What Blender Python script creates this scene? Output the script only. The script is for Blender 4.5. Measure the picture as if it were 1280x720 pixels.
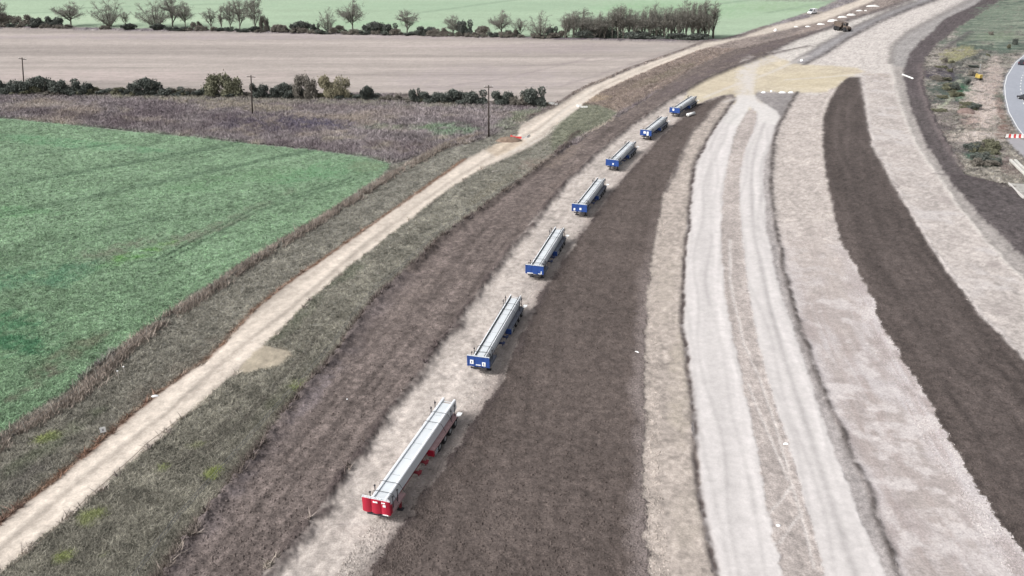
import bpy, math, random
import numpy as np
from mathutils import Vector, Matrix, Euler

# ------------------------------------------------------------------ camera, sky, sun, exposure
for o in list(bpy.data.objects): bpy.data.objects.remove(o)
SC = bpy.context.scene
COL = SC.collection
F, YH, H = 1050.0, -120.0, 46.5
TH = math.atan((360 - YH) / F)
cam = bpy.data.cameras.new('camera'); camo = bpy.data.objects.new('camera', cam); COL.objects.link(camo)
cam.sensor_width = 36; cam.lens = F / 1280 * 36; cam.clip_end = 30000; cam.clip_start = 0.5
camo.location = (0, 0, H); camo.rotation_euler = (math.pi / 2 - TH, 0, 0)
SC.camera = camo
W = bpy.data.worlds.new("World"); SC.world = W; W.use_nodes = True
wn = W.node_tree; bg = wn.nodes['Background']
sky = wn.nodes.new('ShaderNodeTexSky'); sky.sky_type = 'NISHITA'; sky.sun_disc = False
SUN_EL, SUN_AZ = 42, -115          # azimuth clockwise from +Y (view direction)
sky.sun_elevation = math.radians(SUN_EL); sky.sun_rotation = math.radians(SUN_AZ)
sky.air_density = 1.0; sky.dust_density = 6.0; sky.ozone_density = 1.0
hs = wn.nodes.new('ShaderNodeHueSaturation'); hs.inputs['Saturation'].default_value = 0.25
wn.links.new(sky.outputs[0], hs.inputs['Color']); wn.links.new(hs.outputs[0], bg.inputs['Color'])
bg.inputs['Strength'].default_value = 0.118
sun = bpy.data.lights.new('sun', 'SUN'); suno = bpy.data.objects.new('sun', sun); COL.objects.link(suno)
sun.energy = 1.9; sun.angle = math.radians(11); sun.color = (1, 0.985, 0.975)
az, el = math.radians(SUN_AZ), math.radians(SUN_EL)
dirv = Vector((math.sin(az) * math.cos(el), math.cos(az) * math.cos(el), math.sin(el)))
suno.rotation_euler = dirv.to_track_quat('Z', 'Y').to_euler()
SC.view_settings.view_transform = 'Standard'; SC.view_settings.look = 'None'
SC.view_settings.gamma = 1; SC.view_settings.use_curve_mapping = False
SC.view_settings.exposure = 0.66
random.seed(7); rng = np.random.default_rng(7)

# ------------------------------------------------------------------ mapping between the ground and sight lines
ST, CT = math.sin(TH), math.cos(TH)
def G(px, py, z=0.0):
    rx = (px - 640) / F; ry = -(py - 360) / F
    dy = CT + ry * ST; dz = -ST + ry * CT
    t = (z - H) / dz
    return Vector((rx * t, dy * t, z))
def g2(px, py):
    px = np.asarray(px, float); py = np.asarray(py, float)
    ry = -(py - 360) / F; dy = CT + ry * ST; dz = -ST + ry * CT
    t = -H / dz
    return (px - 640) / F * t, dy * t
def w2p(x, y):
    s = y * CT + H * ST
    u = x / s; v = (y * ST - H * CT) / s
    return 640 + F * u, 360 - F * v
def ppm(py):                      # pixels per metre on the ground at row py
    x, y = g2(640, py); return F / (y * CT + H * ST)

# ------------------------------------------------------------------ numpy noise
_T = rng.random((256, 256))
def vnoise(x, y, s=0):
    x = x + s * 17.31; y = y + s * 9.77
    xi = np.floor(x).astype(int); yi = np.floor(y).astype(int)
    fx = x - xi; fy = y - yi
    fx = fx * fx * (3 - 2 * fx); fy = fy * fy * (3 - 2 * fy)
    a = _T[xi & 255, yi & 255]; b = _T[(xi + 1) & 255, yi & 255]
    c = _T[xi & 255, (yi + 1) & 255]; d = _T[(xi + 1) & 255, (yi + 1) & 255]
    return (a * (1 - fx) + b * fx) * (1 - fy) + (c * (1 - fx) + d * fx) * fy
def fbm(x, y, s=0, o=4):
    r = 0; a = 1; t = 0
    for k in range(o):
        r = r + a * vnoise(x * 2 ** k, y * 2 ** k, s + k * 3); t += a; a *= 0.55
    return r / t * 2 - 1          # -1..1

KX = 1.5                           # displayed brightness of a white surface under this light
def lin(c):
    c = np.asarray(c, float) / 255
    return np.where(c <= 0.04045, c / 12.92, ((c + 0.055) / 1.055) ** 2.4)
def alb(r, g, b): return np.clip(lin((r, g, b)) - 0.006, 0.01, 1) / KX

# ------------------------------------------------------------------ materials
def nmat(name):
    m = bpy.data.materials.new(name); m.use_nodes = True
    return m, m.node_tree.nodes, m.node_tree.links, m.node_tree.nodes['Principled BSDF']
def mat(name, rgb, rough=0.6, metal=0.0, var=0.15, scale=3.0, bump=0.0, spec=0.4):
    m, n, l, b = nmat(name)
    tc = n.new('ShaderNodeTexCoord'); nz = n.new('ShaderNodeTexNoise')
    nz.inputs['Scale'].default_value = scale; nz.inputs['Detail'].default_value = 5
    l.new(tc.outputs['Object'], nz.inputs['Vector'])
    mx = n.new('ShaderNodeMix'); mx.data_type = 'RGBA'
    c = np.array(rgb, float)
    mx.inputs[6].default_value = (*np.clip(c * (1 - var), 0, 1), 1); mx.inputs[7].default_value = (*np.clip(c * (1 + var), 0, 1), 1)
    mr = n.new('ShaderNodeMapRange'); mr.inputs[1].default_value = 0.3; mr.inputs[2].default_value = 0.7
    l.new(nz.outputs['Fac'], mr.inputs[0]); l.new(mr.outputs[0], mx.inputs[0]); l.new(mx.outputs[2], b.inputs['Base Color'])
    b.inputs['Roughness'].default_value = rough; b.inputs['Metallic'].default_value = metal
    b.inputs['Specular IOR Level'].default_value = spec
    if bump:
        bp = n.new('ShaderNodeBump'); bp.inputs['Strength'].default_value = bump; bp.inputs['Distance'].default_value = 0.05
        l.new(nz.outputs['Fac'], bp.inputs['Height']); l.new(bp.outputs[0], b.inputs['Normal'])
    return m
def ground_mat(name, s1, v1, s2, v2, bump=0.5, rough=0.95, stretch=(1, 1, 1)):
    """colour of the soil / crop zone from the mesh attribute, broken up by two procedural noises"""
    m, n, l, b = nmat(name)
    at = n.new('ShaderNodeAttribute'); at.attribute_name = 'zone_colour'
    tc = n.new('ShaderNodeTexCoord'); mp = n.new('ShaderNodeMapping'); mp.inputs['Scale'].default_value = stretch
    l.new(tc.outputs['Object'], mp.inputs['Vector'])
    acc = at.outputs['Color']; hs_ = []
    for s, v in ((s1, v1), (s2, v2)):
        nz = n.new('ShaderNodeTexNoise'); nz.inputs['Scale'].default_value = s; nz.inputs['Detail'].default_value = 4
        nz.inputs['Roughness'].default_value = 0.7
        l.new(mp.outputs[0], nz.inputs['Vector'])
        mr = n.new('ShaderNodeMapRange'); mr.inputs[1].default_value = 0.3; mr.inputs[2].default_value = 0.7
        mr.inputs[3].default_value = 1 - v; mr.inputs[4].default_value = 1 + v
        l.new(nz.outputs['Fac'], mr.inputs[0])
        vm = n.new('ShaderNodeVectorMath'); vm.operation = 'MULTIPLY'
        l.new(acc, vm.inputs[0]); l.new(mr.outputs[0], vm.inputs[1]); acc = vm.outputs[0]; hs_.append(nz)
    l.new(acc, b.inputs['Base Color']); b.inputs['Roughness'].default_value = rough
    b.inputs['Specular IOR Level'].default_value = 0.15
    if bump:
        bp = n.new('ShaderNodeBump'); bp.inputs['Strength'].default_value = bump; bp.inputs['Distance'].default_value = 0.12
        l.new(hs_[0].outputs['Fac'], bp.inputs['Height']); l.new(bp.outputs[0], b.inputs['Normal'])
    return m

# ------------------------------------------------------------------ object helpers
def link(name, me, m=None, parent=None, label=None, cat=None, group=None, kind=None):
    o = bpy.data.objects.new(name, me); COL.objects.link(o)
    if m is not None and me is not None:
        for mm in (m if isinstance(m, (list, tuple)) else [m]): me.materials.append(mm)
    if parent is not None: o.parent = parent
    if label: o['label'] = label
    if cat: o['category'] = cat
    if group: o['group'] = group
    if kind: o['kind'] = kind
    return o
def thing(name, label, cat, loc=(0, 0, 0), rz=0, group=None, sc=None):
    o = link(name, None, None, None, label, cat, group)
    o.location = loc; o.rotation_euler = (0, 0, rz)
    if sc: o.scale = sc
    o.empty_display_size = 0.5
    return o
def np_mesh(name, V, Fc, smooth=False):
    """V (n,3); Fc (m,k) all faces the same size"""
    V = np.asarray(V, np.float32); Fc = np.asarray(Fc, np.int32)
    me = bpy.data.meshes.new(name); m, k = Fc.shape
    me.vertices.add(len(V)); me.vertices.foreach_set('co', V.ravel())
    me.loops.add(m * k); me.loops.foreach_set('vertex_index', Fc.ravel())
    me.polygons.add(m); me.polygons.foreach_set('loop_start', np.arange(0, m * k, k, dtype=np.int32))
    me.polygons.foreach_set('loop_total', np.full(m, k, np.int32))
    me.polygons.foreach_set('use_smooth', np.full(m, smooth))
    me.update(calc_edges=True); return me
class MB:
    """collects shapes; build() links them as ONE mesh object"""
    def __init__(s): s.v = []; s.f = []
    def add(s, vs, fs):
        b = len(s.v); s.v += [tuple(v) for v in vs]; s.f += [tuple(b + i for i in f) for f in fs]; return s
    def box(s, x0, x1, y0, y1, z0, z1, bev=0.0):
        if bev <= 0:
            s.add([(x, y, z) for z in (z0, z1) for (x, y) in ((x0, y0), (x1, y0), (x1, y1), (x0, y1))],
                  [(3, 2, 1, 0), (4, 5, 6, 7), (0, 1, 5, 4), (1, 2, 6, 5), (2, 3, 7, 6), (3, 0, 4, 7)]); return s
        b = bev; ring = lambda i, z: [(x0 + i + (b - i if False else 0), y0 + b, z), (x0 + b, y0 + i, z), (x1 - b, y0 + i, z), (x1 - i, y0 + b, z),
                                      (x1 - i, y1 - b, z), (x1 - b, y1 - i, z), (x0 + b, y1 - i, z), (x0 + i, y1 - b, z)]
        R = [ring(b * 0.6, z0), ring(0, z0 + b), ring(0, z1 - b), ring(b * 0.6, z1)]
        vs = [p for r in R for p in r]; fs = [tuple(range(7, -1, -1)), tuple(range(24, 32))]
        for k in range(3):
            for i in range(8):
                j = (i + 1) % 8; fs.append((k * 8 + i, k * 8 + j, k * 8 + 8 + j, k * 8 + 8 + i))
        return s.add(vs, fs)
    def tube(s, p, q, r0, r1=None, n=6, cap=True):
        r1 = r0 if r1 is None else r1
        p = Vector(p); q = Vector(q); d = (q - p)
        if d.length < 1e-6: return s
        d.normalize(); a = d.orthogonal().normalized(); b = d.cross(a)
        vs = []
        for c, r in ((p, r0), (q, r1)):
            for i in range(n):
                t = 2 * math.pi * i / n; vs.append(c + a * (r * math.cos(t)) + b * (r * math.sin(t)))
        fs = [(i, (i + 1) % n, n + (i + 1) % n, n + i) for i in range(n)]
        if cap: fs += [tuple(range(n - 1, -1, -1)), tuple(range(n, 2 * n))]
        return s.add(vs, fs)
    def lathe_x(s, cx, cy, cz, prof, n=20):
        """profile of (x offset, radius) turned about an axis along x"""
        vs = [(cx + dx, cy + r * math.cos(2 * math.pi * i / n), cz + r * math.sin(2 * math.pi * i / n)) for dx, r in prof for i in range(n)]
        fs = []
        for k in range(len(prof) - 1):
            for i in range(n):
                j = (i + 1) % n; fs.append((k * n + i, k * n + j, (k + 1) * n + j, (k + 1) * n + i))
        fs.append(tuple(range(n - 1, -1, -1))); fs.append(tuple((len(prof) - 1) * n + i for i in range(n)))
        return s.add(vs, fs)
    def prism_y(s, poly, y0, y1):
        """(x,z) outline drawn out along y"""
        n = len(poly)
        return s.add([(x, y0, z) for x, z in poly] + [(x, y1, z) for x, z in poly],
                     [tuple(range(n)), tuple(range(2 * n - 1, n - 1, -1))] + [(i, n + i, n + (i + 1) % n, (i + 1) % n) for i in range(n)])
    def prism_x(s, poly, x0, x1):
        n = len(poly)
        return s.add([(x0, y, z) for y, z in poly] + [(x1, y, z) for y, z in poly],
                     [tuple(range(n)), tuple(range(2 * n - 1, n - 1, -1))] + [(i, n + i, n + (i + 1) % n, (i + 1) % n) for i in range(n)])
    def mesh(s, name, smooth=False):
        me = bpy.data.meshes.new(name); me.from_pydata(s.v, [], s.f)
        import bmesh
        bm = bmesh.new(); bm.from_mesh(me); bmesh.ops.recalc_face_normals(bm, faces=bm.faces); bm.to_mesh(me); bm.free()
        if smooth:
            for p in me.polygons: p.use_smooth = True
        return me
    def build(s, name, m, parent=None, smooth=False, **k):
        return link(name, s.mesh(name, smooth), m, parent, **k)
def copy_tree(o, parent=None):
    c = o.copy(); COL.objects.link(c)
    if parent is not None: c.parent = parent
    for ch in [x for x in KIDS.get(o.name, [])]: copy_tree(ch, c)
    return c
KIDS = {}
def index_kids(root):
    def rec(o):
        KIDS[o.name] = [x for x in bpy.data.objects if x.parent == o]
        for x in KIDS[o.name]: rec(x)
    rec(root)

# ------------------------------------------------------------------ the ground, traced as zones on the plain
def L(*pts): return [tuple(p) for p in pts]
def strip(a, b): return list(a) + list(reversed(b))
haulL = L((1100, -12), (1068, 2), (1010, 22), (960, 34), (927, 46), (880, 54), (847, 66), (790, 86), (760, 99), (735, 109), (715, 120), (692, 136), (668, 147), (650, 157), (648, 168), (628, 181), (605, 187), (582, 199), (530, 236), (481, 270), (429, 307), (357, 356), (320, 386), (259, 450), (199, 491), (131, 549), (75, 596), (0, 654), (-100, 730), (-260, 850))
haulR = L((1125, -12), (1085, 4), (1030, 27), (960, 42), (915, 51), (877, 62), (840, 76), (790, 97), (752, 115), (732, 129), (712, 143), (692, 158), (676, 176), (650, 190), (605, 209), (564, 234), (515, 272), (459, 315), (395, 367), (342, 420), (300, 462), (262, 495), (221, 529), (161, 581), (112, 626), (49, 675), (0, 716), (-100, 800), (-200, 900))
vergeR = L((770, 128), (720, 165), (690, 198), (650, 226), (601, 262), (552, 297), (507, 340), (470, 374), (444, 404), (425, 434), (404, 460), (369, 500), (320, 566), (262, 640), (206, 712), (150, 790), (80, 900))
padL = L((1130, 18), (1060, 40), (1010, 58), (960, 69), (915, 86), (872, 105), (850, 118), (832, 128), (800, 150), (777, 168), (756, 184), (711, 225), (659, 287), (640, 308), (582, 390), (537, 450), (489, 514), (447, 574), (395, 645), (357, 690), (328, 722), (270, 790), (190, 900))
padR = L((905, 120), (872, 131), (822, 175), (760, 247), (715, 311), (677, 366), (640, 446), (620, 491), (582, 544), (530, 619), (462, 720), (412, 790), (340, 900))
wedR = L((905, 121), (887, 140), (881, 149), (865, 166), (857, 182), (844, 212), (831, 240), (816, 311), (808, 367), (805, 442), (806, 544), (802, 600), (812, 720), (820, 800), (830, 900))
tanR = L((919, 122), (907, 140), (892, 161), (884, 175), (874, 192), (866, 212), (861, 270), (856, 330), (853, 405), (859, 450), (867, 525), (876, 637), (895, 720), (915, 800), (940, 900))
aR = L((938, 134), (929, 146), (922, 159), (916, 175), (911, 200), (905, 227), (901, 292), (906, 367), (921, 442), (929, 480), (947, 562), (960, 640), (979, 720), (1000, 800), (1030, 900))
bL = L((938, 134), (946, 140), (946, 150), (941, 165), (932, 185), (926, 210), (924, 250), (927, 290), (936, 367), (951, 442), (960, 476), (982, 544), (1009, 637), (1031, 720), (1055, 800), (1085, 900))
bR = L((942, 124), (959, 131), (971, 138), (975, 147), (969, 157), (964, 181), (956, 200), (954, 227), (958, 290), (979, 375), (1000, 435), (1005, 450), (1035, 544), (1069, 630), (1106, 720), (1140, 800), (1185, 900))
cL = L((996, 115), (979, 145), (972, 162), (967, 181), (964, 210), (964, 240), (968, 274), (982, 349), (1008, 435), (1017, 460), (1042, 517), (1084, 611), (1125, 720), (1155, 800), (1200, 900))
cR = L((1047, 108), (1035, 130), (1029, 150), (1028, 180), (1035, 236), (1050, 300), (1084, 360), (1102, 405), (1127, 450), (1162, 506), (1200, 574), (1245, 645), (1290, 705), (1370, 800), (1450, 900))
dR = L((1077, 96), (1081, 125), (1091, 180), (1110, 217), (1147, 281), (1185, 341), (1230, 397), (1283, 450), (1350, 515), (1450, 600), (1600, 730), (1700, 830))
eR = L((1113, 80), (1120, 112), (1132, 150), (1144, 180), (1170, 217), (1204, 266), (1241, 311), (1283, 354), (1370, 430), (1500, 540), (1640, 650))
e2R = L((1128, 62), (1130, 100), (1139, 137), (1157, 180), (1192, 232), (1230, 275), (1283, 324), (1370, 395), (1500, 495), (1640, 600))
fR = L((1150, 85), (1156, 110), (1166, 140), (1182, 175), (1205, 218), (1240, 227), (1283, 246), (1400, 285), (1560, 345), (1640, 380))
gapA = L((996, 115),)

ZONES = []     # name, polygon, colour, edge wobble (m), height, relief amp, relief wavelength, streak, guide
def Z(name, poly, col, wob=0.3, h=0.0, amp=0.05, wl=1.0, streak=0.0, guide=None, mottle=0.10, msc=6.0):
    ZONES.append(dict(name=name, poly=poly, col=np.array(alb(*col)), wob=wob, h=h, amp=amp, wl=wl, streak=streak, guide=guide, mottle=mottle, msc=msc))
BIG = 4000
Z('rough_ground', L((-BIG, -119), (BIG, -119), (BIG, 950), (-BIG, 950)), (140, 134, 136), 0, 0, 0.28, 3.0, 0, None, 0.2, 7)
Z('far_field', L((-BIG, -119), (1130, -119), (1075, -14), (1020, 12), (960, 31), (900, 50), (895, 49), (640, 46), (320, 38), (0, 32), (-500, 22), (-BIG, -20)), (170, 190, 164), 0.3, 0, 0.05, 8, 0.06, 'far', 0.06, 60)
Z('stubble_field', L((-BIG, 40), (-500, 27), (0, 36), (320, 41), (640, 48), (880, 53), (850, 64), (790, 85), (758, 98), (735, 107), (700, 128), (690, 132), (580, 127), (512, 118), (450, 116), (320, 116), (160, 113), (0, 110), (-500, 104), (-BIG, 100)), (177, 168, 162), 0.5, 0, 0.10, 5, 0.28, 'far', 0.04, 30)
Z('crop_field', L((-900, 120), (-500, 128), (0, 147), (80, 155), (160, 164), (240, 171), (320, 180), (400, 188), (462, 197), (489, 205), (480, 217), (432, 250), (376, 287), (320, 318), (240, 369), (161, 426), (128, 450), (82, 490), (0, 542), (-100, 610), (-400, 800), (-900, 900)), (128, 152, 125), 0.4, 0.05, 0.12, 0.9, 0.26, 'crop', 0.16, 7)
Z('rutted_median', list(padL) + [(1700, 900)] + list(reversed(fR)), (130, 121, 119), 0, 0.0, 0.08, 0.8, 0, None, 0.1, 3)
Z('waste_ground', L((1290, -45), (1245, -10), (1215, 12), (1180, 40), (1160, 62), (1150, 80), (1156, 110), (1166, 140), (1182, 175), (1205, 219), (1240, 228), (1283, 247), (1400, 286), (1560, 346), (1900, 420), (1900, -45)), (137, 133, 126), 0.6, 0.0, 0.35, 2.2, 0, None, 0.22, 5)
vergeL_poly = L((489, 205), (480, 217), (432, 250), (376, 287), (320, 318), (240, 369), (161, 426), (82, 490), (0, 542), (-100, 610), (-400, 800), (-400, 900), (-300, 900)) + list(reversed(haulL[10:])) + L((640, 160), (600, 175), (560, 186))
Z('verge', vergeL_poly, (131, 129, 121), 0.5, 0.0, 0.11, 1.3, 0.12, 'haul', 0.16, 3)
Z('verge', strip(haulR[10:], vergeR), (132, 130, 121), 0.5, 0.0, 0.12, 1.3, 0.14, 'haul', 0.2, 3)
Z('cleared_bank', strip(haulR[:11], L((1130, 6), (1040, 33), (960, 52), (915, 63), (865, 86), (835, 106), (780, 138), (730, 160), (700, 172))), (148, 137, 131), 0.8, 0.1, 0.2, 2.5, 0.25, 'haul', 0.15, 6)
Z('verge', L((730, 131), (712, 143), (694, 158), (688, 176), (690, 190), (715, 176), (765, 150), (773, 140), (750, 132)), (120, 122, 108), 0.6, 0.0, 0.2, 1.6, 0.1, 'haul', 0.2, 3)
Z('soil_bank', strip(L((1120, 8), (1040, 34), (960, 52), (915, 63), (865, 86), (835, 106), (785, 138), (740, 166), (700, 192), (650, 227), (601, 263), (552, 298), (507, 341), (470, 375), (444, 405), (425, 435), (404, 461), (369, 501), (320, 567), (262, 641), (206, 713), (150, 790), (80, 900)), padL), (117, 107, 103), 0.7, 0.12, 0.12, 0.9, 0.40, 'pad', 0.14, 3)
Z('trailer_pad', strip(padL, padR), (191, 182, 175), 0.6, 0.0, 0.07, 0.8, 0.2, 'pad', 0.11, 3)
Z('soil_strip', strip(padR, wedR), (100, 91, 87), 0.5, 0.12, 0.08, 0.7, 0.16, 'tan', 0.09, 5)
Z('tan_strip', strip(wedR, tanR), (180, 170, 162), 0.5, 0.0, 0.07, 0.9, 0.10, 'tan', 0.11, 3)
Z('chalk_road', strip(tanR, aR), (216, 211, 209), 0.25, 0.05, 0.02, 1.5, 0.06, 'a', 0.03, 6)
Z('rutted_median', strip(aR, bL), (184, 175, 170), 0.4, 0.02, 0.06, 0.8, 0.18, 'a', 0.13, 3)
Z('chalk_road', strip(bL, bR), (214, 209, 207), 0.25, 0.05, 0.02, 1.5, 0.06, 'b', 0.03, 6)
Z('grey_shoulder', strip(bR, cL), (168, 162, 160), 0.3, 0.02, 0.05, 0.9, 0.12, 'b', 0.1, 3)
Z('gravel_carriageway', strip(cL, cR), (194, 185, 179), 0.5, 0.04, 0.05, 1.0, 0.09, 'c', 0.07, 4)
Z('soil_strip', strip(L((1077, 95), (1062, 96), (1047, 108)) + cR[1:], dR), (94, 86, 83), 0.5, 0.06, 0.10, 0.9, 0.24, 'c', 0.08, 5)
Z('gravel_carriageway', strip(dR, eR), (192, 184, 179), 0.6, 0.04, 0.07, 1.2, 0.10, 'e', 0.09, 4)
Z('grey_shoulder', strip(eR, e2R), (168, 162, 158), 0.5, 0.02, 0.1, 1.0, 0.14, 'e', 0.1, 3)
Z('soil_bank', strip(e2R, fR), (96, 90, 90), 0.8, 0.1, 0.12, 1.0, 0.14, 'e', 0.08, 5)
# upper corridor
Z('gravel_carriageway', L((980, 60), (1010, 58), (1060, 36), (1130, 14), (1200, -12), (1240, -30), (1290, -30), (1215, -2), (1172, 20), (1135, 40), (1116, 57), (1112, 80), (1113, 92), (1077, 96), (1060, 96), (1047, 108), (1020, 120), (996, 116), (940, 116), (985, 80)), (205, 198, 193), 0.5, 0.03, 0.03, 1.5, 0.05, 'up', 0.04, 8)
Z('grey_shoulder', L((1005, 80), (1030, 67), (1060, 47), (1097, 27), (1135, 12), (1168, 0), (1210, -20), (1195, -20), (1145, 2), (1110, 15), (1068, 34), (1030, 54), (990, 79)), (160, 157, 158), 0.4, 0.05, 0.06, 1.5, 0.1, 'up', 0.06, 8)
Z('gravel_carriageway', L((958, 68), (990, 52), (1035, 36), (1060, 26), (1110, 10), (1145, -4), (1200, -22), (1195, -20), (1143, 2), (1108, 15), (1066, 34), (1028, 54), (985, 79), (950, 92)), (208, 202, 196), 0.4, 0.03, 0.04, 1.5, 0.05, 'up', 0.04, 8)
Z('grey_shoulder', L((1113, 82), (1116, 57), (1135, 40), (1172, 20), (1215, -2), (1240, -14), (1222, 4), (1180, 24), (1165, 40), (1150, 52), (1137, 66), (1131, 84)), (163, 159, 157), 0.5, 0.03, 0.08, 1.5, 0.12, 'e', 0.06, 6)
Z('soil_bank', L((1131, 84), (1137, 66), (1150, 52), (1165, 40), (1180, 24), (1222, 4), (1245, -16), (1320, -45), (1330, -35), (1252, -1), (1238, 10), (1200, 33), (1172, 55), (1158, 72), (1152, 92), (1160, 125), (1138, 122), (1130, 100)), (98, 91, 92), 1.0, 0.1, 0.14, 1.5, 0.12, 'e', 0.07, 8)
Z('junction', L((860, 112), (872, 105), (890, 95), (915, 86), (949, 72), (962, 68), (990, 79), (1005, 81), (1040, 82), (1072, 85), (1080, 89), (1070, 94), (1060, 96), (1045, 109), (1030, 116), (996, 116), (947, 114), (943, 123), (960, 133), (945, 141), (940, 133), (932, 141), (912, 140), (920, 123), (919, 118), (905, 119), (890, 122), (872, 131), (850, 135)), (204, 193, 172), 0.9, 0.02, 0.06, 1.5, 0.16, 'up', 0.12, 5)
Z('grey_shoulder', L((947, 115), (996, 116), (985, 135), (978, 149), (974, 146), (971, 139), (959, 131), (943, 123)), (152, 147, 146), 0.3, 0.0, 0.06, 1.0, 0.12, 'c', 0.08, 4)
Z('chalk_road', L((921, 119), (944, 119), (946, 126), (962, 133), (972, 141), (975, 147), (969, 157), (946, 152), (948, 142), (938, 133), (929, 147), (922, 158), (900, 152), (913, 137), (920, 128)), (217, 213, 210), 0.2, 0.03, 0.02, 1.5, 0.05, 'a', 0.03, 5)
Z('haul_track', strip(haulL, haulR), (211, 200, 188), 0.4, 0.03, 0.05, 1.4, 0.16, 'haul', 0.09, 4)
Z('haul_track', L((300, 461), (318, 440), (330, 432), (345, 434), (362, 439), (364, 445), (350, 456), (325, 462), (304, 466)), (196, 185, 166), 0.5, 0.02, 0.05, 1.0, 0.08, 'haul', 0.1, 2)
Z('haul_track', L((606, 187), (625, 178), (640, 173), (652, 172), (660, 180), (620, 196)), (196, 182, 165), 0.6, 0.02, 0.1, 1.0, 0.08, 'haul', 0.1, 3)
# the open road on the right
roadL = L((1420, 5), (1330, 38), (1290, 60), (1268, 78), (1257, 95), (1254, 107), (1255, 122), (1259, 140), (1270, 160), (1283, 176), (1330, 222), (1400, 280), (1500, 350))
roadR = L((1500, 22), (1420, 48), (1365, 68), (1335, 84), (1318, 100), (1312, 112), (1313, 126), (1320, 142), (1335, 160), (1355, 178), (1400, 215), (1470, 262), (1560, 320))
Z('asphalt_road', strip(roadL, roadR), (168, 172, 181), 0.0, 0.02, 0.0, 1.0, 0.05, 'road', 0.03, 8)

Z('asphalt_road', L((1257, 174.5), (1270, 172), (1283, 176), (1330, 222), (1360, 260), (1330, 245), (1283, 200)), (170, 168, 172), 0.1, 0.02, 0.0, 1.0, 0.05, 'road', 0.06, 4)
GUIDES = {
 'haul': [((a[0] + b[0]) / 2, (a[1] + b[1]) / 2) for a, b in zip(haulL[:29], haulR[:29])],
 'pad': padL[2:], 'tan': tanR, 'a': [((a[0] + b[0]) / 2, (a[1] + b[1]) / 2) for a, b in zip(tanR[:], [(928, 122)] + list(aR[1:]))][1:],
 'b': L((925, 118), (943, 132), (955, 137), (960, 145), (952, 162), (946, 181), (941, 202), (939, 230), (942, 290), (960, 375), (981, 450), (1012, 544), (1042, 637), (1069, 720), (1100, 800), (1140, 900)),
 'c': cR, 'e': eR, 'up': L((985, 80), (1028, 56), (1068, 34), (1110, 15), (1145, 2), (1195, -20)),
 'far': L((-1500, 60), (2500, 60)), 'crop': L((-300, 336), (0, 270), (255, 216), (500, 164)), 'road': roadL,
}
def poly_dist(X, Y, pl):
    """signed distance (right of travel +) and arc length along a polyline given in sight-line coordinates"""
    P = np.array([g2(*p) for p in pl]); best = np.full(X.shape, 1e18); sd = np.zeros(X.shape); u = np.zeros(X.shape); acc = 0
    for i in range(len(P) - 1):
        d = P[i + 1] - P[i]; ln = math.hypot(*d)
        if ln < 1e-6: continue
        d = d / ln; rx = X - P[i][0]; ry = Y - P[i][1]
        t = rx * d[0] + ry * d[1]; c = rx * d[1] - ry * d[0]; tt = np.clip(t, 0, ln)
        dist = (rx - tt * d[0]) ** 2 + (ry - tt * d[1]) ** 2
        m = dist < best; best = np.where(m, dist, best); sd = np.where(m, np.sign(c) * np.sqrt(dist), sd); u = np.where(m, acc + t, u); acc += ln
    return sd, u
def inpoly(px, py, poly):
    ins = np.zeros(px.shape, bool); n = len(poly)
    for i in range(n):
        x1, y1 = poly[i]; x2, y2 = poly[(i + 1) % n]
        if y1 == y2: continue
        c = ((y1 > py) != (y2 > py)) & (px < (x2 - x1) * (py - y1) / (y2 - y1) + x1); ins ^= c
    return ins
def blur(A, k=1):
    for _ in range(k):
        B = A.copy(); B[1:] += A[:-1]; B[:-1] += A[1:]; c = np.full(A.shape[0], 3.0); c[0] = c[-1] = 2
        B /= c.reshape((-1,) + (1,) * (A.ndim - 1)); A = B.copy(); A[:, 1:] += B[:, :-1]; A[:, :-1] += B[:, 1:]
        c = np.full(A.shape[1], 3.0); c[0] = c[-1] = 2; A /= c.reshape((1, -1) + (1,) * (A.ndim - 2))
    return A

# grid: fine cells near the drone, larger ones far off
colx = np.concatenate([np.linspace(-420, -40, 90, endpoint=False), np.arange(-40, 1320, 1.3), np.linspace(1321, 1680, 90)])
rowy = np.concatenate([YH + 5 + 75 * np.linspace(0, 1, 40, endpoint=False) ** 1.5, np.linspace(-40, -4, 24, endpoint=False), np.arange(-4, 180, 0.9), np.arange(180.1, 745, 1.25), np.linspace(746, 860, 40)])
PX, PY = np.meshgrid(colx, rowy)
X, Y = g2(PX, PY)
Zid = np.zeros(PX.shape, int)
nx = .5 * fbm(X / 2.2, Y / 2.2, 1, 4) + .42 * fbm(X / .5, Y / .5, 2, 2); ny = .5 * fbm(X / 2.2, Y / 2.2, 5, 4) + .42 * fbm(X / .5, Y / .5, 6, 2)
for k, z in enumerate(ZONES):
    if k == 0: continue
    if z['wob'] > 0:
        qx, qy = w2p(X + nx * z['wob'] * 1.6, np.maximum(Y + ny * z['wob'] * 1.6, 1))
    else: qx, qy = PX, PY
    xs = [p[0] for p in z['poly']]; ys = [p[1] for p in z['poly']]
    bb = (qx >= min(xs)) & (qx <= max(xs)) & (qy >= min(ys)) & (qy <= max(ys))
    idx = np.nonzero(bb)
    ins = inpoly(qx[idx], qy[idx], z['poly'])
    Zid[idx[0][ins], idx[1][ins]] = k
C = np.zeros(PX.shape + (3,)); Hh = np.zeros(PX.shape); AMP = np.zeros(PX.shape); WL = np.ones(PX.shape); MU = np.ones(PX.shape)
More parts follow.
